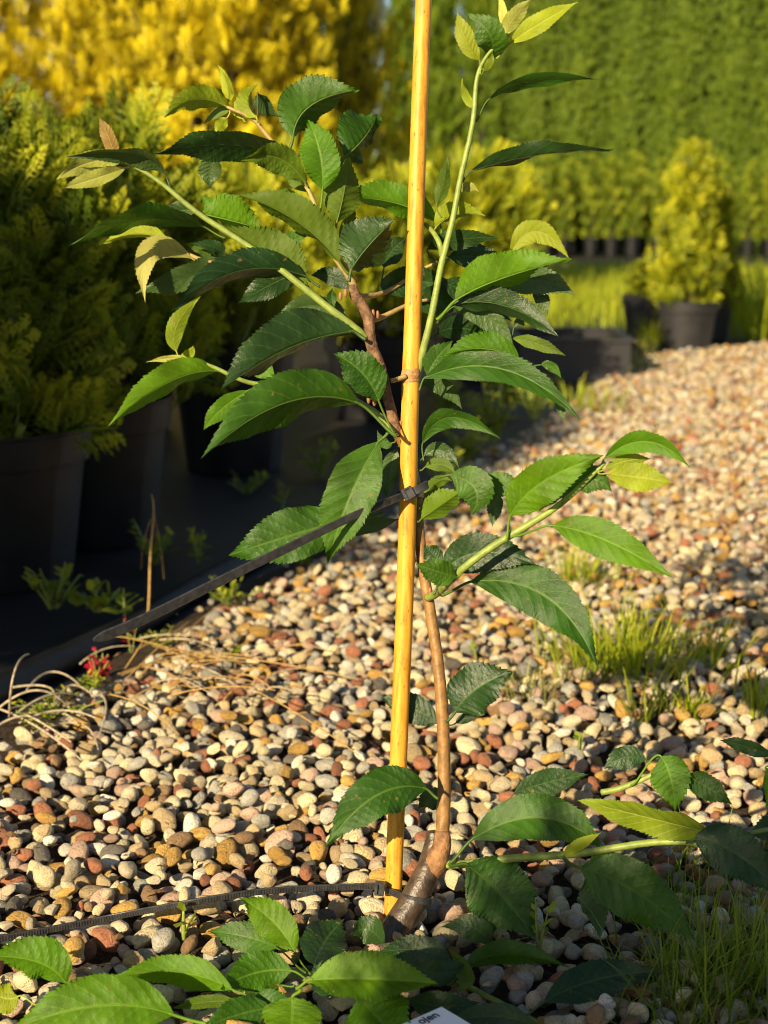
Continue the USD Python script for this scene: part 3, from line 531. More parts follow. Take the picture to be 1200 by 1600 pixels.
weed(440, 795, 22, .045, .012, 'small green sprig in front of the dark pot', seed=5, lw=.006, ll=.022, stems=3)
weed(195, 968, 9, .036, .004, 'bright yellow-green seedling behind the long black tie', seed=6, lw=.010, ll=.022, stems=1)
weed(360, 945, 110, .022, .035, 'low green weeds under the tie beside the fabric hem', seed=7, lw=.005, ll=.012, stems=14)
weed(470, 880, 70, .022, .03, 'low weeds in the dark under the big sapling leaf', seed=8, lw=.006, ll=.014, stems=8)
weed(85, 950, 60, .05, .035, 'dim dark-green weed at the foot of the leftmost pot', seed=9, lw=.010, ll=.022, stems=8)
weed(155, 955, 40, .03, .03, 'dim broad-leaved weed between the two left pots', seed=10, lw=.014, ll=.024, stems=6)
weed(310, 880, 40, .04, .02, 'dark sprig on the fabric left of the sapling leaf', seed=11, lw=.006, ll=.016, stems=4)
weed(60, 1140, 30, .02, .02, 'small green weed beside the hem at the left edge', seed=12, lw=.006, ll=.014, stems=4)
weed(145, 1078, 60, .012, .018, 'green rosette with the red sedum by the hem', seed=13, lw=.004, ll=.010, stems=9)
weed(152, 1062, 110, .022, .018, 'dark red flowering sedum cushion beside the fabric hem', 'sedum_red', 14, .007, .010, stems=14, group='red sedum by the hem', cat='sedum', name='sedum')
weed(90, 1120, 90, .016, .04, 'low green moss-like weeds on the soil by the left edge', seed=22, lw=.005, ll=.010, stems=14)
weed(250, 1010, 70, .016, .03, 'low yellow-green weeds at the straw foot', seed=23, lw=.004, ll=.010, stems=12)
weed(205, 1020, 14, .03, .012, 'thin reddish sedum stems by the dry stalk foot', 'sedum_red', 15, .003, .008, stems=4, group='red sedum by the hem', cat='sedum', name='sedum')
weed(360, 1040, 4, .020, .003, 'little bright green seedling among the straw', seed=16, lw=.009, ll=.018, stems=1)
weed(287, 1468, 4, .020, .002, 'single small yellow-green seedling before the lower tie', seed=17, lw=.010, ll=.022, stems=1)
weed(745, 1030, 4, .018, .004, 'tiny green seedling right of the stem', seed=18, lw=.007, ll=.014, stems=1)
weed(905, 1170, 5, .016, .006, 'tiny round-leaved seedling in the gravel at the right', seed=19, lw=.008, ll=.012, stems=2)
weed(840, 1490, 8, .04, .006, 'pale seedling under the low shoot at the right', seed=21, lw=.006, ll=.016, stems=2)

weed(0, 0, 40, .07, .05, 'broad-leaved weeds growing in the leftmost pot under the thuja', seed=31, lw=.022, ll=.040, stems=8, at=(-.405, 1.63, .142), group='weeds inside the pots')
weed(0, 0, 30, .05, .05, 'small weeds growing in the second pot from the left', seed=32, lw=.014, ll=.028, stems=7, at=(-.345, 1.85, .146), group='weeds inside the pots')
weed(0, 0, 40, .03, .05, 'dim weeds on the fabric between the pots and the slim lime thuja', seed=33, lw=.008, ll=.016, stems=8, at=(-.20, 2.20, .0))
weed(690, 760, 60, .06, .04, 'yellow-green weeds at the gravel edge left of the arching leaf', seed=34, lw=.009, ll=.022, stems=9)
weed(800, 640, 120, .09, .06, 'leafy yellow weeds beside the far end of the black fabric', seed=35, lw=.012, ll=.028, stems=12)
weed(0, 0, 45, .05, .05, 'dim green weeds at the foot of the second pot from the left', seed=36, lw=.010, ll=.022, stems=8, at=(-.27, 1.76, .0))
weed(0, 0, 45, .06, .05, 'dim green weeds beside the pot of the slim lime thuja', seed=37, lw=.010, ll=.024, stems=8, at=(-.10, 2.34, .0))
# dead leaf scraps and chips lying on the stones
lr = np.random.default_rng(81); nl = 420
lx, ly = lr.uniform(-100, 1300, nl), 560 + 1040 * lr.uniform(0, 1, nl) ** .8
LVt, LFt = [], []
for k in range(nl):
    c = G(lx[k], ly[k], .011)
    if not shapely.contains_xy(gravel_poly, c[0], c[1]): continue
    z = lr.uniform(.002, .006); a = lr.uniform(0, 6.28); d = np.array([math.cos(a), math.sin(a), lr.normal(0, .3)]) * z; e = np.array([-math.sin(a), math.cos(a), lr.normal(0, .3)]) * z * lr.uniform(.15, .6); n0 = len(LVt) * 5
    LVt.append(np.array([c - d, c + e, c + d, c - e, c + [0, 0, z * .35]])); LFt.append(np.array([(0, 3, 4), (3, 2, 4), (2, 1, 4), (1, 0, 4)]) + n0)
tag(part(None, 'leaf_litter', (np.vstack(LVt), np.vstack(LFt)), L('litter')), 'dry brown leaf scraps scattered over the gravel', 'leaf litter', kind='stuff')

def stalk(pts, rad, label, mat='straw', name='dry_stalk', cat='dry stalk', group='dry straw and stalks', extra=()):
    pts = np.array(pts); b = np.array([pts[0][0], pts[0][1], 0.0]); t = thing(name, label, cat, b, group=group)
    part(t, 'stem', join([tube(pts - b, rad, 7)] + [tube(np.array(e) - b, [r_, r_ * .5], 5, 5) for e, r_ in extra]), L(mat), smooth=True); return t
def gz(px, py, z): return G(px, py, z + .012)
zb = P(228, 985, gdepth(985)); dd = gdepth(985)
stalk([P(228, 985, dd), P(233, 930, dd - .004), P(236, 850, dd - .006), P(240, 790, dd), P(236, 772, dd + .01)], [.0013, .0012, .0009, .0007, .0005], 'upright dry brown stalk in front of the second pot', extra=[((P(236, 812, dd), P(226, 840, dd + .01), P(221, 890, dd + .02)), .0003), ((P(239, 800, dd), P(250, 850, dd + .01), P(256, 905, dd + .02)), .0003)])
straws = [((125, 1038), (210, 1010), .010, .018, 'thick dry straw leaning on the hem'), ((200, 1058), (294, 972), .008, .03, 'dry straw rising towards the tie'), ((215, 1060), (316, 995), .006, .022, 'dry straw crossing low beside the weeds'),
          ((190, 1055), (330, 1030), .008, .01, 'dry straw lying flat among the pebbles near the hem'), ((250, 1000), (350, 1025), .012, .008, 'dry straw lying on the pebbles under the tie'), ((270, 1040), (400, 1037), .008, .009, 'long dry straw in the gravel centre left'),
          ((300, 1022), (560, 1062), .010, .010, 'long dry straw lying towards the cane'), ((310, 1010), (440, 985), .012, .010, 'dry straw below the grey-green leaf'), ((300, 1040), (370, 1075), .012, .006, 'curled dry leaf blade on the pebbles'),
          ((400, 1080), (560, 1180), .010, .010, 'thin dry straw across the pebbles left of the cane'), ((172, 1085), (280, 1148), .014, .008, 'pale thin straw curving over the shaded pebbles'), ((290, 1000), (298, 1035), .035, .008, 'broken upright straw near the weeds'),
          ((245, 1066), (320, 1074), .008, .007, 'short straw below the sedum'), ((225, 1000), (195, 1045), .03, .008, 'bent dry straw at the foot of the stalk')]
sr = np.random.default_rng(61)
words = ['short', 'long', 'thin', 'bent', 'pale', 'broken']; spots = ['under the long black tie', 'beside the red sedum', 'among the pebbles left of the cane', 'near the fabric hem', 'below the grey-green leaf']
for k in range(26):
    x0, y0 = sr.uniform(165, 430), sr.uniform(990, 1100); L_ = sr.uniform(30, 170); an = sr.normal(-.05, .55)
    straws.append(((x0, y0), (x0 + L_ * math.cos(an), y0 + L_ * math.sin(an) * .6), sr.uniform(.002, .012), sr.uniform(.002, .02), f'{words[k % 6]} dry straw {spots[k % 5]}'))
for i, (a, b, za, zb_, lab) in enumerate(straws):
    A3, B3 = gz(*a, za), gz(*b, zb_); m_ = (A3 + B3) / 2 + np.array([.004 * math.sin(i * 2.1), .006 * math.cos(i * 1.7), .005])
    stalk([A3, m_, B3], [.0006 if i % 4 else .0011, .0006, .0004], lab, 'straw' if i % 4 else 'straw_grey')
tang_r = np.random.default_rng(71)
tang = [((0, 1108), (80, 1150), (128, 1188), .012, 'grey dry tendril along the left edge'), ((0, 1105), (70, 1080), (100, 1098), .02, 'grey dry tendril arching by the hem'), ((30, 1130), (95, 1110), (150, 1122), .012, 'grey dry tendril lying on the soil'), ((150, 1085), (165, 1115), (155, 1150), .015, 'dry curl ending among the shaded pebbles'), ((15, 1120), (20, 1060), (45, 1022), .05, 'dry bent flower stalk beside the hem')]
for k in range(9):
    x0, y0 = tang_r.uniform(-10, 90), tang_r.uniform(1060, 1150); x1, y1 = x0 + tang_r.uniform(40, 110), y0 + tang_r.normal(0, 28)
    tang.append(((x0, y0), ((x0 + x1) / 2, (y0 + y1) / 2 - tang_r.uniform(0, 30)), (x1, y1), tang_r.uniform(.004, .018), f'{words[k % 6]} grey tendril {("on the bare soil by the left edge", "just below the fabric hem")[k // 6]}'))
for a, b, c, z, lab in tang: stalk([gz(*a, .008), gz(*b, z), gz(*c, .008 if z < .05 else .045)], [.0010, .0009, .0006], lab, 'straw_grey')
# the pinkish knotweed at the right
kd = gdepth(905) 
kw = thing('knotweed', 'thin pinkish knotweed with narrow leaves at the right edge', 'weed', G(1165, 905)); kb = G(1165, 905)
kp_ = [P(1165, 905, kd), P(1150, 790, kd), P(1140, 740, kd), P(1137, 690, kd), P(1150, 640, kd)]
part(kw, 'stem', join([tube(np.array(kp_) - kb, [.0016, .0015, .0012, .0009, .0006], 6), tube(np.array([P(1150, 790, kd), P(1185, 830, kd - .02), P(1210, 850, kd - .03)]) - kb, [.0012, .001, .0006], 6), tube(np.array([P(1150, 770, kd), P(1110, 745, kd), P(1075, 738, kd)]) - kb, [.0009, .0007, .0005], 6)]), L('knotweed_stem'), smooth=True)

# ------------------------------------------------------------------ the sapling
def Dp(py): return 0.887 - (1470 - py) / 1470 * 0.027
def PD(px, py, dz=0.0): return P(px, py, Dp(py) + dz / 1000.0)
BASE = G(603, 1474)
sap = thing('cherry_sapling', 'young staked cherry sapling with serrated green leaves in the gravel', 'sapling', BASE)
WP = PchipInterpolator([0, .03, .08, .16, .28, .42, .56, .70, .82, .91, .96, 1.0], [.02, .16, .38, .66, .92, 1.0, .96, .78, .46, .19, .08, 0.0])
NT, SS = 110, np.array([-1, -.9, -.72, -.5, -.28, -.1, 0, .1, .28, .5, .72, .9, 1.0])
def leaf_mesh(b, m, t, W, aL, aR, dzs, seed, stalk_to=None, wav=1.0, round_tip=False):
    r = np.random.default_rng(seed)
    def pt(p, dz):
        d = Dp(p[1]) + dz / 1000.0; g = gdepth(p[1], 0.022) if p[1] > 1150 else 9
        return P(p[0], p[1], min(d, g))
    B, M, T = pt(b, dzs[0]), pt(m, dzs[1]), pt(t, dzs[2])
    Cc_ = 2 * M - (B + T) / 2
    tt = np.linspace(0, 1, NT); q = ((1 - tt)**2)[:, None] * B + (2 * tt * (1 - tt))[:, None] * Cc_ + (tt**2)[:, None] * T
    tg = unit(2 * (1 - tt)[:, None] * (Cc_ - B) + 2 * tt[:, None] * (T - Cc_))
    cdir = unit(C0 - M); c = unit(cdir - (tg @ cdir)[:, None] * tg); left = np.cross(c, tg)
    w0 = 0.87 * W / FOC * Dp(m[1]); ln = np.linalg.norm(np.diff(q, axis=0), axis=1).sum()
    nt = int(np.clip(ln / .0023, 13, 34)); tooth = (tt * nt) % 1.0; env = np.clip(tt / .12, 0, 1) * np.clip((1 - tt) / .04, 0, 1)
    w = w0 * WP(tt)
    aL, aR = math.radians(aL), math.radians(aR); tw = math.radians(r.uniform(-14, 14)); amp = 0.45 + 0.9 * meshkit.noise(np.c_[tt * 23, 0 * tt + seed, 0 * tt], seed)
    V = np.zeros((NT, len(SS), 3)); UV = np.zeros((NT, len(SS), 2)); nv = 9
    und = r.uniform(0, 6.28, 4); ua = w0 * r.uniform(.08, .15) * wav
    for j, s in enumerate(SS):
        a = (aL if s < 0 else aR); a_ = a + (tw if s < 0 else -tw) * tt - math.radians(9) * abs(s) * np.sign(a if a else 1)
        d = (np.cos(a_)[:, None] * left * (1 if s < 0 else -1) + np.sin(a_)[:, None] * c)
        nrm = unit(np.cross(tg, d)) * (-1 if s < 0 else 1)
        nrm = np.where((nrm * c).sum(1)[:, None] * 0 == 0, nrm, nrm)
        edge = abs(s) ** 6; ww = w * abs(s) * (1 + (0.15 * amp * (tooth - .35) * min(1, .010 / max(w0, .002)) + .03 * np.sin(tt * 17 + und[0])) * env * edge)
        ph = nv * (tt - .2 * abs(s)); pleat = np.abs(np.sin(np.pi * ph)) - .6
        disp = pleat * w0 * .075 * min(1, abs(s) * 4) * (1 - abs(s) ** 4) * np.clip(tt * 6, 0, 1) * np.clip((1 - tt) * 4, 0, 1)
        disp += ua * abs(s) ** 2 * (np.sin(tt * 9 + und[1 + (s < 0)]) + .6 * np.sin(tt * 19 + und[3])) * env
        V[:, j] = q + d * ww[:, None] + nrm * disp[:, None] + tg * (w0 * .15 * (tooth - .3) * env * edge)[:, None]
        UV[:, j, 0] = s; UV[:, j, 1] = tt
    i, j = np.meshgrid(np.arange(NT - 1), np.arange(len(SS) - 1), indexing='ij'); k = len(SS)
    f = np.concatenate([np.stack([i * k + j, i * k + j + 1, (i + 1) * k + j + 1], -1).reshape(-1, 3), np.stack([i * k + j, (i + 1) * k + j + 1, (i + 1) * k + j], -1).reshape(-1, 3)])
    v, uv = V.reshape(-1, 3), UV.reshape(-1, 2)
    # the midrib stands out below; the petiole continues it
    rib = tube(q[:-6:6] - c[:-6:6] * .0002, np.linspace(.00055, .0002, len(q[:-6:6])) * np.clip(w0 / .014, .5, 1.2), 5, 40)
    ex = [(rib, 0.0)]
    if stalk_to is not None:
        E = pt(stalk_to[:2], stalk_to[2] if len(stalk_to) > 2 else dzs[0]); mid = (B + E) / 2 + (B - E) * .0 + tg[0] * -.12 * np.linalg.norm(B - E) * .5 + np.array([0, 0, -.0006])
        pr_ = .0008 * np.clip(w0 / .014, .55, 1.25); ex.append((tube([E, mid, B, q[4]], [pr_ * 1.25, pr_, pr_, pr_ * .8], 6, 20), 0.0))
    for (ev, ef), s in ex:
        f = np.vstack([f, ef + len(v)]); v = np.vstack([v, ev]); uv = np.vstack([uv, np.c_[np.full(len(ev), s), np.full(len(ev), .5)]])
    # wind so that the upper (front) face looks to the camera at a = 0
    return v, f, uv
# base xy, mid xy, tip xy, half width, left / right blade angle (positive leans to the viewer), depth offsets mm, kind, petiole end, underside?
LV = [
 # upper left shoot
 ((192, 252), (140, 254), (88, 281), 20, 10, 30, (-6, -12, -20), 'pale', (203, 256), 0), ((197, 262), (146, 280), (91, 296), 15, 35, 20, (-8, -18, -26), 'pale', (203, 258), 0),
 ((182, 250), (170, 216), (154, 180), 13, 20, -30, (0, 6, 8), 'bronze', (198, 257), 0), ((258, 272), (203, 240), (100, 246), 25, -42, 78, (-5, -18, -25), 'dark', (268, 297), 1),
 ((318, 354), (215, 343), (106, 385), 32, -62, 52, (-4, -30, -50), 'green', (352, 372), 0), ((314, 334), (362, 345), (408, 358), 48, 22, -82, (6, 4, 2), 'bright', (322, 340), 0),
 ((478, 442), (425, 402), (345, 350), 48, -84, 18, (4, 6, 4), 'olive', (484, 455), 1), ((478, 432), (372, 424), (267, 487), 36, -70, 12, (2, -18, -38), 'dark', (500, 448), 0),
 ((362, 412), (300, 430), (211, 459), 27, -25, 38, (14, 8, 0), 'dark', (392, 404), 1), ((300, 404), (236, 392), (227, 473), 22, 25, -20, (8, -6, -14), 'pale', (312, 407), 1),
 ((262, 377), (214, 366), (160, 381), 20, -80, 10, (10, 12, 14), 'yellow', (270, 381), 0), ((345, 402), (335, 386), (296, 381), 13, 20, -20, (10, 6, 0), 'dark', (346, 408), 0),
 # upper centre
 ((354, 167), (305, 156), (256, 184), 26, -58, 22, (4, -6, -14), 'yellow', (362, 170), 0), ((356, 160), (355, 133), (339, 100), 11, 10, -40, (6, 10, 12), 'yellow', (358, 168), 0),
 ((355, 184), (345, 196), (338, 210), 11, -30, 20, (4, 4, 4), 'yellow', (360, 172), 0), ((401, 183), (388, 158), (405, 130), 21, 5, -78, (0, 4, 8), 'yellow', (402, 192), 0),
 ((403, 146), (413, 165), (436, 183), 14, -15, 10, (4, 10, 16), 'dark', (402, 186), 1), ((447, 240), (350, 226), (240, 240), 36, -52, 60, (0, -18, -30), 'dark', (462, 262), 0),
 ((336, 240), (328, 266), (329, 293), 20, 15, 15, (8, 12, 14), 'dark', (345, 225), 1), ((477, 286), (432, 246), (376, 252), 27, 12, 35, (-4, -14, -24), 'olive', (482, 292), 0),
 ((458, 214), (486, 165), (562, 140), 50, 12, -72, (-4, -2, -10), 'green', (448, 244), 0), ((538, 246), (570, 214), (589, 179), 60, 22, -76, (2, 6, 10), 'green', (528, 292), 0),
 ((504, 297), (500, 240), (481, 187), 35, 30, 22, (-10, -12, -6), 'bright', (500, 330), 0), ((526, 348), (538, 298), (545, 246), 36, 12, -52, (-4, -4, 2), 'olive', (522, 374), 0),
 ((684, 346), (608, 315), (521, 310), 36, -68, 12, (12, 10, 4), 'bright', (690, 395), 0), ((549, 421), (577, 383), (618, 342), 52, 4, -58, (-14, -12, -16), 'dark', (545, 440), 0),
 ((531, 410), (462, 345), (372, 305), 44, -82, 20, (-8, -10, -14), 'olive', (545, 428), 1), ((486, 347), (455, 318), (413, 303), 22, 20, 10, (10, 12, 14), 'bright', (500, 350), 0),
 ((592, 458), (645, 440), (716, 452), 30, 20, 28, (22, 30, 34), 'dark', (566, 461), 0), ((640, 477), (692, 468), (762, 474), 26, 15, 10, (24, 34, 40), 'dark', (578, 496), 0),
 ((600, 418), (612, 392), (636, 372), 22, 10, 15, (24, 30, 34), 'dark', (596, 440), 0), ((522, 480), (518, 465), (520, 450), 9, 20, 20, (4, 4, 2), 'green', (520, 488), 0),
 # middle left
 ((553, 518), (450, 545), (344, 611), 60, -84, 10, (-6, -28, -52), 'dark', (572, 530), 0), ((592, 627), (565, 582), (521, 553), 35, 38, 12, (-14, -18, -20), 'green', (617, 680), 0),
 ((562, 631), (445, 630), (314, 717), 52, -60, 16, (-14, -40, -64), 'green', (620, 682), 0), ((388, 610), (345, 640), (318, 672), 17, 10, 20, (4, 0, -6), 'bright', (420, 600), 0),
 ((341, 580), (262, 598), (169, 667), 33, -66, 8, (0, -16, -34), 'bright', (372, 592), 0), ((276, 550), (276, 508), (314, 462), 16, 15, -25, (-6, -4, 0), 'yellow', (282, 561), 0),
 ((281, 557), (296, 552), (302, 540), 9, 20, -20, (4, 4, 4), 'yellow', (285, 563), 0), ((302, 562), (265, 560), (228, 566), 6, 20, 20, (-4, -8, -12), 'pale', (312, 564), 0),
 ((428, 592), (405, 575), (384, 580), 17, 10, -10, (2, 6, 8), 'bright', (440, 596), 0), ((592, 690), (545, 780), (512, 881), 46, 28, 18, (-10, -18, -10), 'green', (606, 676), 0),
 ((542, 812), (450, 838), (357, 868), 47, 10, 12, (0, -6, -14), 'green', (600, 800), 0), ((620, 812), (560, 824), (500, 834), 15, 10, 15, (14, 16, 14), 'dark', (640, 806), 1),
 ((620, 700), (608, 740), (605, 782), 17, 15, 15, (16, 16, 16), 'dark', (628, 690), 1), ((613, 692), (600, 692), (589, 672), 9, 10, 10, (8, 8, 8), 'green', (618, 688), 0),
 # right upper shoot
 ((735, 268), (835, 243), (960, 233), 26, 38, -86, (-2, -12, -26), 'dark', (717, 290), 0), ((763, 156), (835, 126), (941, 124), 18, 66, -66, (0, -8, -20), 'green', (743, 190), 0),
 ((749, 94), (728, 60), (715, 18), 17, 15, -20, (-2, -6, -4), 'yellow', (750, 110), 1), ((764, 92), (766, 55), (728, 20), 27, 14, 8, (4, -10, -8), 'green', (752, 118), 0),
 ((784, 42), (786, 20), (779, -12), 8, 20, 20, (4, 6, 8), 'pale', (778, 70), 0), ((790, 55), (803, 28), (834, -4), 15, 10, -20, (2, 0, -4), 'pale', (783, 78), 0),
 ((796, 68), (845, 36), (904, 3), 19, 12, 45, (0, -8, -18), 'yellow', (775, 92), 0), ((682, 320), (693, 286), (699, 243), 13, 12, -30, (-8, -8, -6), 'olive', (690, 340), 0),
 ((680, 357), (712, 336), (759, 338), 26, 14, -80, (8, 6, 2), 'yellow', (688, 392), 0), ((668, 390), (715, 374), (782, 372), 20, 40, -38, (14, 8, 4), 'dark', (684, 410), 0),
 ((711, 470), (782, 436), (894, 404), 48, 10, -76, (-6, -18, -34), 'bright', (682, 500), 0), ((797, 398), (838, 362), (889, 404), 22, 18, 35, (20, 16, 12), 'yellow', (770, 420), 1),
 ((768, 446), (835, 437), (899, 461), 27, 14, 30, (12, 8, 4), 'dark', (740, 452), 1), ((834, 447), (847, 468), (855, 494), 13, 10, 15, (16, 16, 16), 'dark', (815, 440), 1),
 ((707, 477), (788, 478), (874, 527), 30, 16, -66, (-2, -8, -20), 'dark', (682, 505), 0), ((710, 479), (762, 496), (803, 541), 22, 20, 15, (6, 8, 8), 'dark', (690, 492), 1),
 ((812, 563), (755, 545), (692, 556), 30, -70, 14, (-18, -20, -10), 'bright', (822, 568), 0), ((662, 592), (785, 577), (907, 656), 30, 24, 40, (-4, -20, -34), 'green', (655, 610), 0),
 ((668, 586), (682, 560), (707, 532), 21, 16, 16, (-2, 0, 4), 'green', (656, 606), 0), ((800, 528), (842, 538), (884, 556), 12, 20, 20, (10, 8, 4), 'olive', (775, 528), 0),
 ((845, 570), (862, 573), (877, 591), 9, 20, 20, (0, 0, 0), 'green', (820, 568), 0), ((868, 621), (876, 640), (884, 658), 7, 20, 20, (-6, -6, -6), 'dark', (860, 604), 1),
 ((803, 512), (812, 502), (820, 512), 7, 20, 20, (10, 10, 10), 'dark', (800, 528), 1),
 # right middle shoot
 ((660, 694), (704, 652), (783, 687), 20, 44, -18, (-8, -14, -20), 'green', (662, 720), 0), ((663, 712), (690, 704), (718, 733), 15, 20, 20, (6, 4, 0), 'dark', (655, 720), 0),
 ((658, 811), (692, 788), (723, 766), 27, 12, -52, (0, -6, -10), 'bright', (652, 815), 1), ((662, 782), (683, 754), (707, 752), 12, 15, -40, (6, 6, 4), 'olive', (655, 795), 1),
 ((703, 742), (742, 764), (737, 804), 33, 18, 8, (-22, -30, -28), 'green', (680, 745), 0), ((752, 753), (785, 757), (814, 772), 21, 12, 20, (-14, -20, -26), 'green', (720, 748), 0),
 ((776, 768), (773, 792), (769, 823), 14, 15, 15, (0, 0, 0), 'dark', (770, 752), 1), ((797, 807), (848, 753), (944, 711), 36, 18, 16, (-52, -64, -78), 'bright', (792, 842), 0),
 ((884, 762), (920, 747), (956, 768), 24, 12, 14, (-58, -62, -64), 'green', (878, 787), 0), ((944, 717), (1012, 690), (1079, 732), 19, 42, 24, (-66, -78, -88), 'bright', (936, 732), 0),
 ((948, 740), (1000, 746), (1050, 754), 23, 10, -20, (-66, -70, -74), 'yellow', (934, 738), 0), ((946, 732), (980, 720), (1018, 717), 12, 10, 20, (-66, -66, -66), 'yellow', (934, 736), 0),
 ((864, 821), (950, 846), (1054, 905), 31, 14, 30, (-50, -62, -78), 'bright', (800, 838), 0), ((690, 896), (752, 863), (841, 885), 34, 16, 18, (-20, -28, -36), 'dark', (678, 930), 0),
 ((714, 902), (684, 893), (649, 881), 22, 12, 12, (-44, -50, -52), 'green', (724, 892), 0), ((690, 880), (676, 866), (662, 852), 17, 10, 10, (6, 6, 6), 'dark', (672, 905), 0),
 ((735, 909), (852, 932), (934, 1043), 42, 16, 22, (-24, -40, -56), 'green', (690, 930), 0), ((711, 1113), (745, 1076), (801, 1049), 46, 0, 34, (-8, -12, -16), 'dark', (696, 1128), 0),
 ((686, 1130), (640, 1105), (596, 1090), 26, 10, 14, (10, 14, 18), 'dark', (692, 1140), 0), ((712, 1130), (728, 1122), (747, 1120), 9, 10, 10, (2, 2, 2), 'dark', (698, 1132), 0),
 ((667, 1233), (588, 1243), (508, 1324), 41, 24, 10, (-22, -36, -44), 'green', (685, 1248), 0), ((702, 1262), (676, 1248), (653, 1264), 20, 10, 14, (16, 18, 20), 'dark', (690, 1280), 0),
 # low right shoot
 ((728, 1350), (783, 1398), (834, 1466), 57, 8, 12, (-22, -26, -22), 'green', (702, 1352), 0), ((737, 1312), (848, 1278), (947, 1331), 42, 8, 30, (-14, -24, -30), 'green', (700, 1352), 0),
 ((803, 1240), (857, 1222), (919, 1210), 24, 14, 14, (8, 12, 14), 'dark', (790, 1262), 0), ((1119, 1304), (1010, 1277), (902, 1250), 30, 38, -58, (-58, -52, -40), 'yellow', (1128, 1312), 0),
 ((1033, 1182), (1048, 1216), (1055, 1267), 33, 14, 10, (-40, -44, -46), 'bright', (985, 1226), 0), ((1010, 1188), (975, 1184), (944, 1202), 20, 10, 14, (-36, -36, -36), 'dark', (1030, 1183), 0),
 ((1070, 1213), (1105, 1230), (1144, 1257), 21, 10, 14, (-40, -44, -48), 'green', (1050, 1190), 0), ((906, 1356), (992, 1393), (1087, 1470), 47, 8, 12, (-62, -72, -80), 'green', (880, 1340), 0),
 ((914, 1370), (930, 1410), (937, 1466), 25, 12, 16, (-20, -20, -16), 'dark', (905, 1345), 1), ((1084, 1311), (1150, 1334), (1228, 1402), 40, 10, 16, (-64, -74, -84), 'dark', (1072, 1316), 0),
 ((1245, 1282), (1205, 1294), (1172, 1302), 22, 10, 10, (-40, -40, -40), 'dark', (1260, 1285), 0), ((1196, 1200), (1208, 1228), (1196, 1262), 16, 10, 10, (-40, -40, -40), 'bright', (1215, 1190), 0),
 ((1205, 1182), (1165, 1166), (1124, 1156), 13, 10, 20, (-20, -20, -20), 'dark', (1225, 1190), 0),
 ((727, 1514), (792, 1491), (892, 1512), 24, 28, -66, (-60, -64, -70), 'green', (700, 1540), 0), ((850, 1566), (935, 1530), (1038, 1518), 30, 10, 14, (-80, -84, -88), 'dark', (815, 1590), 0),
 ((705, 1500), (650, 1484), (588, 1490), 24, 10, 12, (-20, -24, -28), 'dark', (720, 1515), 0), ((764, 1478), (740, 1450), (690, 1448), 22, 10, 12, (10, 10, 10), 'dark', (770, 1500), 0),
 # low left cluster
 ((461, 1488), (424, 1438), (373, 1403), 31, 24, 10, (-46, -50, -50), 'bright', (492, 1530), 0), ((432, 1481), (385, 1464), (324, 1455), 26, 12, 14, (-40, -40, -40), 'green', (478, 1520), 0),
 ((492, 1508), (508, 1470), (538, 1436), 38, 10, 12, (-36, -34, -30), 'dark', (500, 1535), 0), ((456, 1517), (400, 1520), (344, 1546), 33, 14, 10, (-70, -72, -74), 'bright', (490, 1535), 0),
 ((363, 1546), (275, 1519), (171, 1530), 28, -44, 14, (-84, -88, -92), 'bright', (420, 1560), 0), ((272, 1586), (150, 1572), (8, 1614), 46, 22, 8, (-130, -136, -140), 'bright', (330, 1600), 0),
 ((104, 1537), (58, 1503), (-22, 1495), 40, -56, 12, (-92, -96, -96), 'bright', (112, 1560), 0), ((28, 1557), (8, 1560), (-22, 1548), 23, 10, 10, (-110, -110, -110), 'yellow', (60, 1570), 0),
 ((483, 1531), (580, 1530), (686, 1538), 42, 14, 52, (-118, -124, -130), 'bright', (462, 1545), 0), ((457, 1558), (456, 1592), (452, 1655), 43, 12, 10, (-140, -146, -150), 'bright', (470, 1545), 0),
 ((560, 1556), (592, 1592), (645, 1655), 50, 12, 16, (-128, -136, -142), 'bright', (520, 1548), 0), ((424, 1574), (370, 1586), (318, 1606), 26, 14, 14, (-110, -112, -114), 'green', (460, 1560), 0),
 ((374, 1565), (320, 1566), (268, 1576), 11, 30, 30, (-96, -96, -96), 'olive', (420, 1562), 0), ((436, 1540), (421, 1551), (409, 1563), 12, 10, 10, (-84, -84, -84), 'bright', (460, 1540), 0),
 # leaves behind and between
 ((690, 440), (742, 464), (800, 502), 26, 14, 18, (26, 32, 36), 'dark', (684, 436), 0), ((682, 522), (730, 514), (792, 546), 24, 22, -20, (20, 26, 30), 'dark', (668, 530), 0), ((700, 402), (752, 404), (812, 432), 24, 14, 20, (24, 30, 34), 'dark', (692, 404), 0),
 ((662, 602), (694, 606), (722, 640), 16, 20, 10, (16, 18, 20), 'dark', (652, 606), 1), ((470, 424), (420, 446), (372, 474), 24, -20, 20, (24, 28, 30), 'dark', (486, 440), 0), ((306, 332), (278, 330), (246, 352), 18, 10, 22, (14, 20, 24), 'dark', (316, 340), 0),
 ((546, 506), (488, 478), (428, 506), 24, 18, 40, (14, 12, 6), 'dark', (562, 512), 1), ((556, 452), (520, 432), (486, 430), 17, 20, 20, (20, 22, 24), 'dark', (560, 458), 0), ((530, 372), (545, 350), (556, 322), 12, 16, -30, (8, 10, 12), 'olive', (520, 384), 0),
 ((480, 300), (462, 270), (470, 236), 18, 20, -30, (14, 18, 20), 'olive', (486, 308), 0), ((430, 405), (450, 380), (486, 366), 18, 10, 20, (18, 22, 24), 'green', (422, 410), 0), ((326, 340), (330, 322), (312, 306), 14, 10, -30, (10, 14, 14), 'bright', (330, 346), 0),
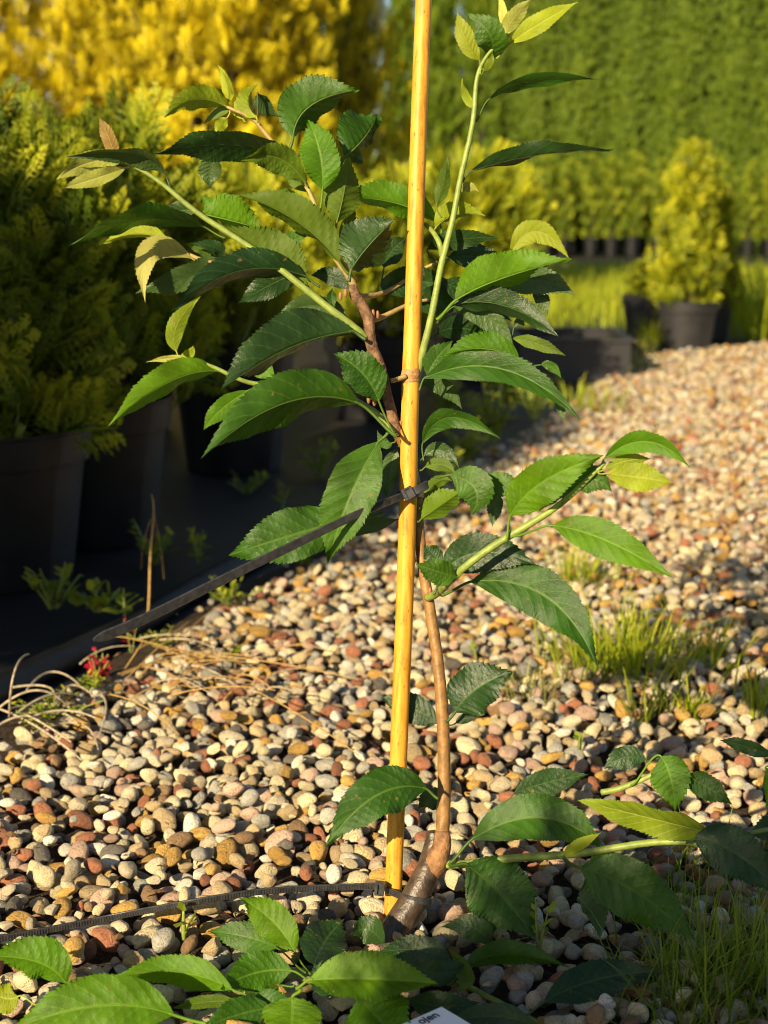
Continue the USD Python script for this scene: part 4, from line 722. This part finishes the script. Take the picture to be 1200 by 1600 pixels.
 ((742, 170), (728, 150), (722, 122), 8, 20, -30, (4, 6, 8), 'yellow', (743, 178), 0), ((752, 108), (764, 100), (770, 78), 7, 20, -20, (-4, -4, -4), 'yellow', (750, 116), 0), ((718, 300), (732, 292), (748, 300), 9, 20, -30, (4, 4, 4), 'pale', (716, 306), 0),
 ((206, 258), (178, 244), (150, 246), 9, 20, -20, (0, -4, -8), 'pale', (212, 262), 0), ((380, 186), (372, 168), (384, 146), 10, 10, -40, (8, 10, 10), 'yellow', (384, 190), 0), ((362, 170), (340, 176), (318, 194), 9, 20, -20, (8, 10, 12), 'olive', (366, 172), 0),
 ((330, 404), (312, 388), (290, 382), 10, 20, -20, (10, 8, 6), 'olive', (334, 408), 0), ((664, 730), (690, 726), (712, 742), 13, 14, 20, (0, -4, -8), 'olive', (656, 735), 0), ((900, 760), (868, 772), (842, 800), 12, 20, 10, (-50, -50, -48), 'green', (908, 756), 1),
 ((600, 1476), (574, 1452), (548, 1462), 24, 10, 14, (8, 8, 8), 'dark', (612, 1480), 0), ((716, 1548), (726, 1522), (700, 1482), 15, 20, 30, (-62, -60, -58), 'olive', (716, 1560), 1), ((646, 1508), (690, 1520), (742, 1506), 20, 16, 14, (-40, -44, -46), 'dark', (630, 1505), 0),
 ((520, 1556), (500, 1530), (504, 1500), 16, 14, -30, (-90, -88, -84), 'dark', (512, 1560), 0), ((640, 1560), (690, 1572), (750, 1566), 22, 14, 20, (-70, -72, -74), 'dark', (620, 1556), 0), ((836, 1604), (770, 1588), (690, 1600), 20, 20, 14, (-90, -92, -94), 'dark', (850, 1606), 0),
 ((392, 1560), (430, 1572), (452, 1600), 22, 10, 14, (-112, -116, -120), 'green', (380, 1556), 0), ((960, 1322), (936, 1346), (926, 1384), 15, 20, -30, (-36, -34, -30), 'bright', (968, 1322), 0), ((880, 1335), (905, 1320), (940, 1300), 10, 20, -30, (-38, -40, -42), 'yellow', (872, 1336), 0),
]
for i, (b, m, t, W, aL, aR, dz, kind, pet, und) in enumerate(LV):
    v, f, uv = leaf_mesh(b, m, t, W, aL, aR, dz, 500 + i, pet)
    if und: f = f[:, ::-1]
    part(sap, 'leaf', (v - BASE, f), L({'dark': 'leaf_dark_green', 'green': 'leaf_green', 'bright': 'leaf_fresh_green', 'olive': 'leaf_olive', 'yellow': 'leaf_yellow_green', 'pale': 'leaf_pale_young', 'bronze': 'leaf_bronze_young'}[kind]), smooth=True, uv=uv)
def wood(name, pts, rad_px, mat, nseg=10, rough=.08, seed=0, samples=None, bumps=()):
    q = np.array([PD(*p) if p[1] < 1440 else P(p[0], p[1], min(Dp(p[1]) + (p[2] if len(p) > 2 else 0) / 1000, gdepth(p[1], .006))) for p in pts]) - BASE
    r = np.array(rad_px) / FOC * .88
    tubes = [tube(q, r, nseg, samples or len(pts) * 10, rough=rough, seed=seed)]
    return part(sap, name, join(tubes), L(mat), smooth=True)
# rootstock, stem, upper trunk
qroot = np.array([G(586, 1500, -.03), G(596, 1488, .002), PD(622, 1448, -10), PD(648, 1402, -6), PD(668, 1362, -2), PD(678, 1325, 2), PD(679, 1298, 4)]) - BASE
part(sap, 'rootstock', tube(qroot, np.array([27, 25, 23.5, 21.5, 20, 17, 13]) / FOC * .885, 18, 110, rough=.10, seed=3), L('bark_root'), smooth=True)
part(sap, 'graft_union', tube(np.array([PD(676, 1362, -2), PD(684, 1345, -4), PD(689, 1325, -4), PD(691, 1300, -2)]) - BASE, np.array([15, 17.5, 15, 12.0]) / FOC * .885, 14, 40, rough=.28, seed=8), L('graft'), smooth=True)
wood('trunk', [(686, 1345, -3), (691, 1300, -2), (694, 1200, 2), (691, 1110, 4), (681, 1010, 8), (668, 930, 10), (659, 870, 12), (653, 800, 14), (647, 745, 14), (634, 700, 12), (620, 676, 8), (612, 645, 6), (602, 605, 6), (590, 562, 4), (578, 530, 4), (575, 497, 4), (566, 478, 4), (554, 458, 2)],
     [11.5, 11.0, 10.2, 9.8, 9.2, 8.8, 8.6, 8.4, 8.2, 8, 8, 7.6, 7.2, 7.6, 8, 8, 7.6, 7.4], 'bark_stem', 14, .10, 5, 220)
wood('upper_trunk', [(622, 679, 7), (612, 645, 5), (602, 605, 5), (590, 562, 3), (578, 530, 3), (575, 497, 3), (566, 478, 3), (554, 458, 1), (551, 446, 1)], [8.6, 8.1, 7.8, 8.4, 8.9, 8.8, 8.2, 8.6, 6.5], 'bark_twig', 14, .24, 6, 150)
wood('shoot', [(572, 528, 2), (546, 506, -2), (505, 474, -3), (432, 416, -4), (352, 361, -4), (300, 326, -5), (262, 294, -6), (228, 270, -7), (198, 256, -8)], [6.6, 6.2, 5.8, 5.0, 4.6, 4.2, 3.8, 3.2, 2.4], 'shoot_green', 10, .10, 7, 120)
wood('shoot', [(554, 458, 2), (543, 428, 0), (526, 404, -2), (512, 372, -2), (498, 334, -2), (486, 306, -2), (478, 286, -2)], [6.4, 6.0, 5.4, 4.6, 4.2, 3.6, 2.8], 'shoot_tan', 10, .10, 8, 80)
wood('shoot', [(490, 312, 0), (466, 272, 4), (440, 238, 6), (416, 210, 4), (397, 188, 4), (375, 176, 3), (355, 167, 3)], [3.4, 3.4, 3.6, 3.6, 3.2, 2.9, 2.4], 'shoot_tan', 8, .10, 9, 60)
wood('shoot', [(645, 640, 14), (658, 560, 2), (675, 490, -2), (690, 412, -3), (707, 345, -3), (720, 277, -3), (741, 173, -3), (749, 110, -3), (762, 86, -3), (786, 64, -2)],
     [7, 6.2, 5.6, 5.2, 4.8, 4.5, 4.1, 3.4, 2.7, 2.0], 'shoot_green', 10, .08, 10, 180)
wood('shoot', [(668, 934, 6), (690, 921, -18), (724, 888, -44), (787, 843, -48), (875, 788, -56), (910, 757, -62), (946, 722, -66)], [6.2, 6.0, 5.8, 5.6, 4.8, 4.0, 3.0], 'shoot_green', 10, .08, 11, 90)
wood('shoot', [(694, 1350, -4), (722, 1350, -10), (762, 1345, -14), (830, 1339, -24), (900, 1334, -36), (960, 1325, -44), (1050, 1315, -52), (1092, 1320, -58)], [6.5, 6.4, 6.2, 6.2, 6.0, 5.6, 5.2, 4.2], 'shoot_green', 10, .10, 12, 100)
wood('shoot', [(604, 1486, -20), (570, 1510, -44), (530, 1530, -66), (494, 1540, -86), (462, 1552, -100), (420, 1562, -104)], [6.5, 6.0, 5.5, 5, 4.4, 3.2], 'shoot_tan', 10, .10, 13, 80)
wood('shoot', [(606, 1488, -16), (660, 1506, -44), (716, 1534, -62), (790, 1572, -84), (850, 1604, -96)], [5.5, 5.2, 5, 4.6, 4], 'shoot_green', 10, .10, 14, 60)
wood('shoot', [(618, 676, 4), (560, 628, 10), (500, 606, 10), (440, 597, 6), (405, 600, 4), (368, 590, 0), (330, 572, -2), (300, 563, -4), (278, 556, -5)], [4.6, 4.4, 4.2, 4.0, 3.8, 3.4, 3.0, 2.6, 2.0], 'shoot_green', 8, .08, 15, 90)
wood('shoot', [(392, 404, 8), (352, 410, 10), (310, 404, 9), (284, 391, 9), (264, 378, 10)], [3.6, 3.6, 3.4, 3.0, 2.2], 'shoot_tan', 8, .12, 16, 60)
wood('shoot', [(556, 462, 4), (580, 462, 14), (612, 452, 24), (648, 428, 30), (690, 410, 30)], [4.6, 4.2, 3.6, 3.2, 2.4], 'shoot_tan', 8, .14, 17, 60)
wood('shoot', [(574, 500, 4), (600, 494, 14), (636, 477, 22), (680, 470, 30)], [4.8, 4.2, 3.4, 2.4], 'shoot_tan', 8, .14, 18, 60)
wood('shoot', [(690, 400, 0), (688, 385, -2), (676, 362, 4), (664, 350, 10)], [4.2, 4.6, 4.0, 3.0], 'shoot_green', 8, .08, 19, 40)
wood('shoot', [(1128, 1312, -58), (1180, 1300, -52), (1240, 1290, -46)], [4, 3.6, 3.2], 'shoot_green', 8, .08, 20, 30)
wood('shoot', [(940, 1238, -30), (985, 1226, -36), (1030, 1205, -40), (1060, 1190, -42)], [5, 4.6, 4, 3], 'shoot_green', 8, .08, 21, 30)
for bx, by, dzb in [(576, 624, -6), (585, 628, -4), (540, 458, -4), (532, 463, -2), (590, 492, 6), (583, 490, 4), (626, 664, 2), (690, 926, -6), (672, 924, 0), (641, 672, 6)]:
    s = trimesh.creation.icosphere(2, .0014); s.apply_scale([.8, .8, 1.8]); s.apply_translation(PD(bx, by, dzb) - BASE); part(sap, 'bud', s, L('bud'), smooth=True)

# ------------------------------------------------------------------ bamboo cane
CANE_PX = [(608.5, 1466, 13), (617, 1330, 11), (624, 1150, 9), (632, 950, 7), (638, 760, 5), (640.5, 640, 4), (642, 592, 4), (645, 500, 3), (651, 300, 1), (658, 100, 0), (664, -40, -1)]
cb = P(608.5, 1466, gdepth(1466, 0.0) - 0.0)
cq = np.array([PD(x, y, z) for x, y, z in CANE_PX]); cq[0] = cq[1] + (cq[1] - cq[2]) * (136 / 180); cane_base = np.array([cq[0][0], cq[0][1], 0.0])
cane = thing('bamboo_cane', 'yellow bamboo cane staking the sapling, upright at the centre', 'bamboo cane', cane_base)
q = cq - cane_base
def cane_tube(q, radpx, seed, dent):
    v, f = tube(q, np.array(radpx) / FOC * .88, 28, 160, rough=.015, seed=seed)
    return v, f
low = np.vstack([q[0] + (q[0] - q[1]) * .25, q[:7]]); hi = q[6:]
part(cane, 'culm', cane_tube(low, [13.6, 13.6, 13.6, 13.9, 14.0, 13.9, 13.9, 14.1], 1, 1), L('bamboo'), smooth=True)
part(cane, 'culm', cane_tube(hi, [14.2, 13.4, 12.9, 12.6, 12.3], 2, 0), L('bamboo'), smooth=True)
ax_ = unit(hi[1] - hi[0])
part(cane, 'node_ring', tube([hi[0] - ax_ * .0024, hi[0] - ax_ * .0012, hi[0] + ax_ * .0, hi[0] + ax_ * .0022, hi[0] + ax_ * .006], np.array([13.9, 15.0, 14.2, 15.8, 13.8]) / FOC * .88, 28, 40, rough=.04, seed=3), L('bamboo_node'), smooth=True)
part(cane, 'twig_stub', tube(np.array([PD(634, 588, -1), PD(620, 593, -3), PD(611, 595, -4)]) - cane_base, np.array([4.4, 3.6, 3.9]) / FOC * .88, 10, 20, rough=.1), L('shoot_tan'), smooth=True)

# ------------------------------------------------------------------ cable ties
def ribbon(pts, width, thick, wdir, n=80, taper=None):
    pts = np.array(pts, float); d = np.r_[0, np.cumsum(np.linalg.norm(np.diff(pts, axis=0), axis=1))]; s = np.linspace(0, d[-1], n)
    q = CubicSpline(d, pts)(s) if len(pts) > 2 else np.stack([np.interp(s, d, pts[:, k]) for k in range(3)], 1)
    t = unit(np.gradient(q, axis=0)); wd = np.stack([np.interp(s, np.linspace(0, d[-1], len(wdir)), np.array(wdir)[:, k]) for k in range(3)], 1)
    wd = unit(wd - (wd * t).sum(1)[:, None] * t); nn = np.cross(t, wd)
    w = np.interp(s, np.linspace(0, d[-1], len(np.atleast_1d(width))), np.atleast_1d(width)) / 2
    if taper: w = w * np.clip((d[-1] - s) / taper, 0.05, 1) ** .5
    h = thick / 2; c = w * .82
    prof = [(-w, -h * .5), (-c, -h), (c, -h), (w, -h * .5), (w, h * .5), (c, h), (-c, h), (-w, h * .5)]
    V = np.stack([q + a[:, None] * wd + (np.full(n, b))[:, None] * nn for a, b in prof], 1).reshape(-1, 3)
    i, j = np.meshgrid(np.arange(n - 1), np.arange(8), indexing='ij'); j2 = (j + 1) % 8
    f = np.concatenate([np.stack([i * 8 + j, i * 8 + j2, (i + 1) * 8 + j2], -1).reshape(-1, 3), np.stack([i * 8 + j, (i + 1) * 8 + j2, (i + 1) * 8 + j], -1).reshape(-1, 3)])
    e = (n - 1) * 8; cap = [(0, k + 1, k) for k in range(1, 7)] + [(e, e + k, e + k + 1) for k in range(1, 7)]
    return (V, np.vstack([f, cap])), (q, t, wd, nn, w)
def racetrack(c1, r1, c2, r2, e1, e2, n=40):
    pts = np.array([c + r * (math.cos(a) * e1 + math.sin(a) * e2) for c, r in ((c1, r1), (c2, r2)) for a in np.linspace(0, 2 * np.pi, 40, endpoint=False)])
    o = (c1 + c2) / 2; xy = np.c_[(pts - o) @ e1, (pts - o) @ e2]; h = shapely.MultiPoint(xy).convex_hull
    s = [h.exterior.interpolate(k / n, normalized=True) for k in range(n + 1)]
    return np.array([o + p.x * e1 + p.y * e2 for p in s])
def head(center, xd, yd, size):
    xd = unit(xd); zd = unit(np.cross(xd, yd)); yd = np.cross(zd, xd); a, b, c = size
    import manifold3d as m3
    box = m3.Manifold.hull(m3.Manifold.batch_boolean([m3.Manifold.cube((a * (1 - .16 * k), b * (1 - .16 * (1 - k)), c * .92), True) if k < 2 else m3.Manifold.cube((a * .9, b * .9, c), True) for k in range(3)], m3.OpType.Add))
    slot = m3.Manifold.cube((a * .45, b * .75, c * .3), True).translate((0, 0, c * .42))
    mm = (box - slot).to_mesh(); v = np.array(mm.vert_properties[:, :3]); return np.c_[v] @ np.stack([xd, yd, zd]) + center, np.array(mm.tri_verts)
def tie_tail(t, pts, width, wdir, ridged, base, n=90, thick=.0013, pitch=.0016):
    (v, f), (q, tt_, wd, nn, w) = ribbon(pts, width, thick, wdir, n, taper=.006)
    parts = [(v, f)]
    if ridged:
        d = np.r_[0, np.cumsum(np.linalg.norm(np.diff(q, axis=0), axis=1))]
        for s in np.arange(.004, d[-1] - .004, pitch):
            c, a, b, nn_, ww = [np.array([np.interp(s, d, x[:, k]) for k in range(3)]) for x in (q, tt_, wd, nn)] + [np.interp(s, d, w)]
            for sg in (1, -1):
                k = np.array([c + sg * nn_ * thick * .5 + a * o1 * pitch * .28 + b * o2 * ww * .72 + sg * nn_ * o3 for o1, o2, o3 in ((-1, -1, -.0002), (1, -1, -.0002), (1, 1, -.0002), (-1, 1, -.0002), (-.5, -1, .00035), (.5, -1, .00035), (.5, 1, .00035), (-.5, 1, .00035))])
                ff = np.array([(4, 5, 6), (4, 6, 7), (0, 1, 5), (0, 5, 4), (1, 2, 6), (1, 6, 5), (2, 3, 7), (2, 7, 6), (3, 0, 4), (3, 4, 7)]); parts.append((k, ff if sg > 0 else ff[:, ::-1]))
    v, f = join(parts); part(t, 'tail', (v - base, f), L('tie_nylon'), smooth=30)
TG_ = 'cable ties binding the sapling to the cane'
# upper tie
h1 = PD(639, 771, -6); t1 = thing('cable_tie', 'upper black cable tie with a long smooth tail pointing down left', 'cable tie', h1)
c1, c2 = PD(637.5, 772, 5), PD(650, 772, 14)
lp = racetrack(c1, .0060, c2, .0042, unit(np.array([1, .0, .16])), unit(np.array([0, 1, -.25])))
(v, f), _ = ribbon(lp, .0050, .0012, np.tile(UP, (41, 1)), 120); part(t1, 'loop', (v - h1, f), L('tie_nylon'), smooth=30)
hv, hf = head(PD(638, 771, -6), P(650, 764, .87) - P(620, 780, .87), UP, (.0066, .0070, .0052)); part(t1, 'head', (hv - h1, hf), L('tie_nylon'))
(v, f), _ = ribbon([PD(640, 770, -6), PD(655, 764, -6), PD(668, 757, -2)], .0048, .0012, [UP, UP], 12); part(t1, 'band_end', (v - h1, f), L('tie_nylon'), smooth=30)
tie_tail(t1, [PD(636, 772, -5), PD(600, 786, -14), PD(540, 812, -26), PD(460, 851, -42), PD(380, 890, -58), PD(290, 935, -76), PD(210, 974, -92), PD(146, 1000, -104)], [.0044, .0046, .0052, .0056, .0058], [UP + .3 * RT, UP + .3 * RT, UP + .35 * RT], False, h1)
# lower tie
h2 = PD(592, 1388, -2); t2 = thing('cable_tie', 'lower black cable tie with ridged tail lying left over the pebbles', 'cable tie', h2)
c1, c2 = PD(619, 1394, 10), PD(654, 1402, -5)
lp = racetrack(c1, .0062, c2, .0088, unit(np.array([1, 0, -.16])), unit(np.array([0, 1, -.30])))
(v, f), _ = ribbon(lp, .0040, .0012, np.tile(UP, (41, 1)), 120); part(t2, 'loop', (v - h2, f), L('tie_nylon'), smooth=30)
hv, hf = head(PD(593, 1388, 2), RT - .1 * UP, UP, (.0056, .0074, .0062)); part(t2, 'head', (hv - h2, hf), L('tie_nylon'))
tie_tail(t2, [PD(590, 1384, 2), PD(540, 1386, 0), PD(480, 1388, -4), PD(400, 1394, -12), PD(300, 1410, -20), P(180, 1432, gdepth(1432, .018)), P(80, 1452, gdepth(1452, .016)), P(-60, 1474, gdepth(1474, .016))], [.0040, .0040, .0042], [UP + .25 * FW * -1, UP - .3 * FW, UP - .4 * FW], True, h2, 120)

# ------------------------------------------------------------------ white plant label on the ground
lc = P(690, 1612, gdepth(1612, .02)); lab = thing('plant_label', 'white plastic plant label lying on the pebbles, printed ojen', 'plant label', lc)
LZ = .030; e1 = unit(G(735, 1600, LZ) - G(690, 1573, LZ)); e2 = G(690, 1573, LZ) - G(632, 1591, LZ); e2 = unit(e2 - (e2 @ e1) * e1); nz = np.cross(e1, e2); nz = nz if nz[2] > 0 else -nz
c_ = G(690, 1573, LZ); card_w, card_l = .030, .060
vb = np.array([c_ - e2 * a + e1 * b + nz * c for a in (0, card_w) for b in (0, card_l) for c in (0, -.0006)])
part(lab, 'card', trimesh.convex.convex_hull(vb - lc), L('label_white'))
txt = meshkit.text_mesh('ojen', .0044, .00012, bold=True); tv = np.array(txt.vertices)
o = c_ - e2 * .0185 + e1 * .0062 + nz * .0001
part(lab, 'lettering', ((o + tv[:, :1] * e2 - tv[:, 1:2] * e1 * 1.0 + tv[:, 2:] * nz) - lc, np.array(txt.faces)), L('label_ink'))
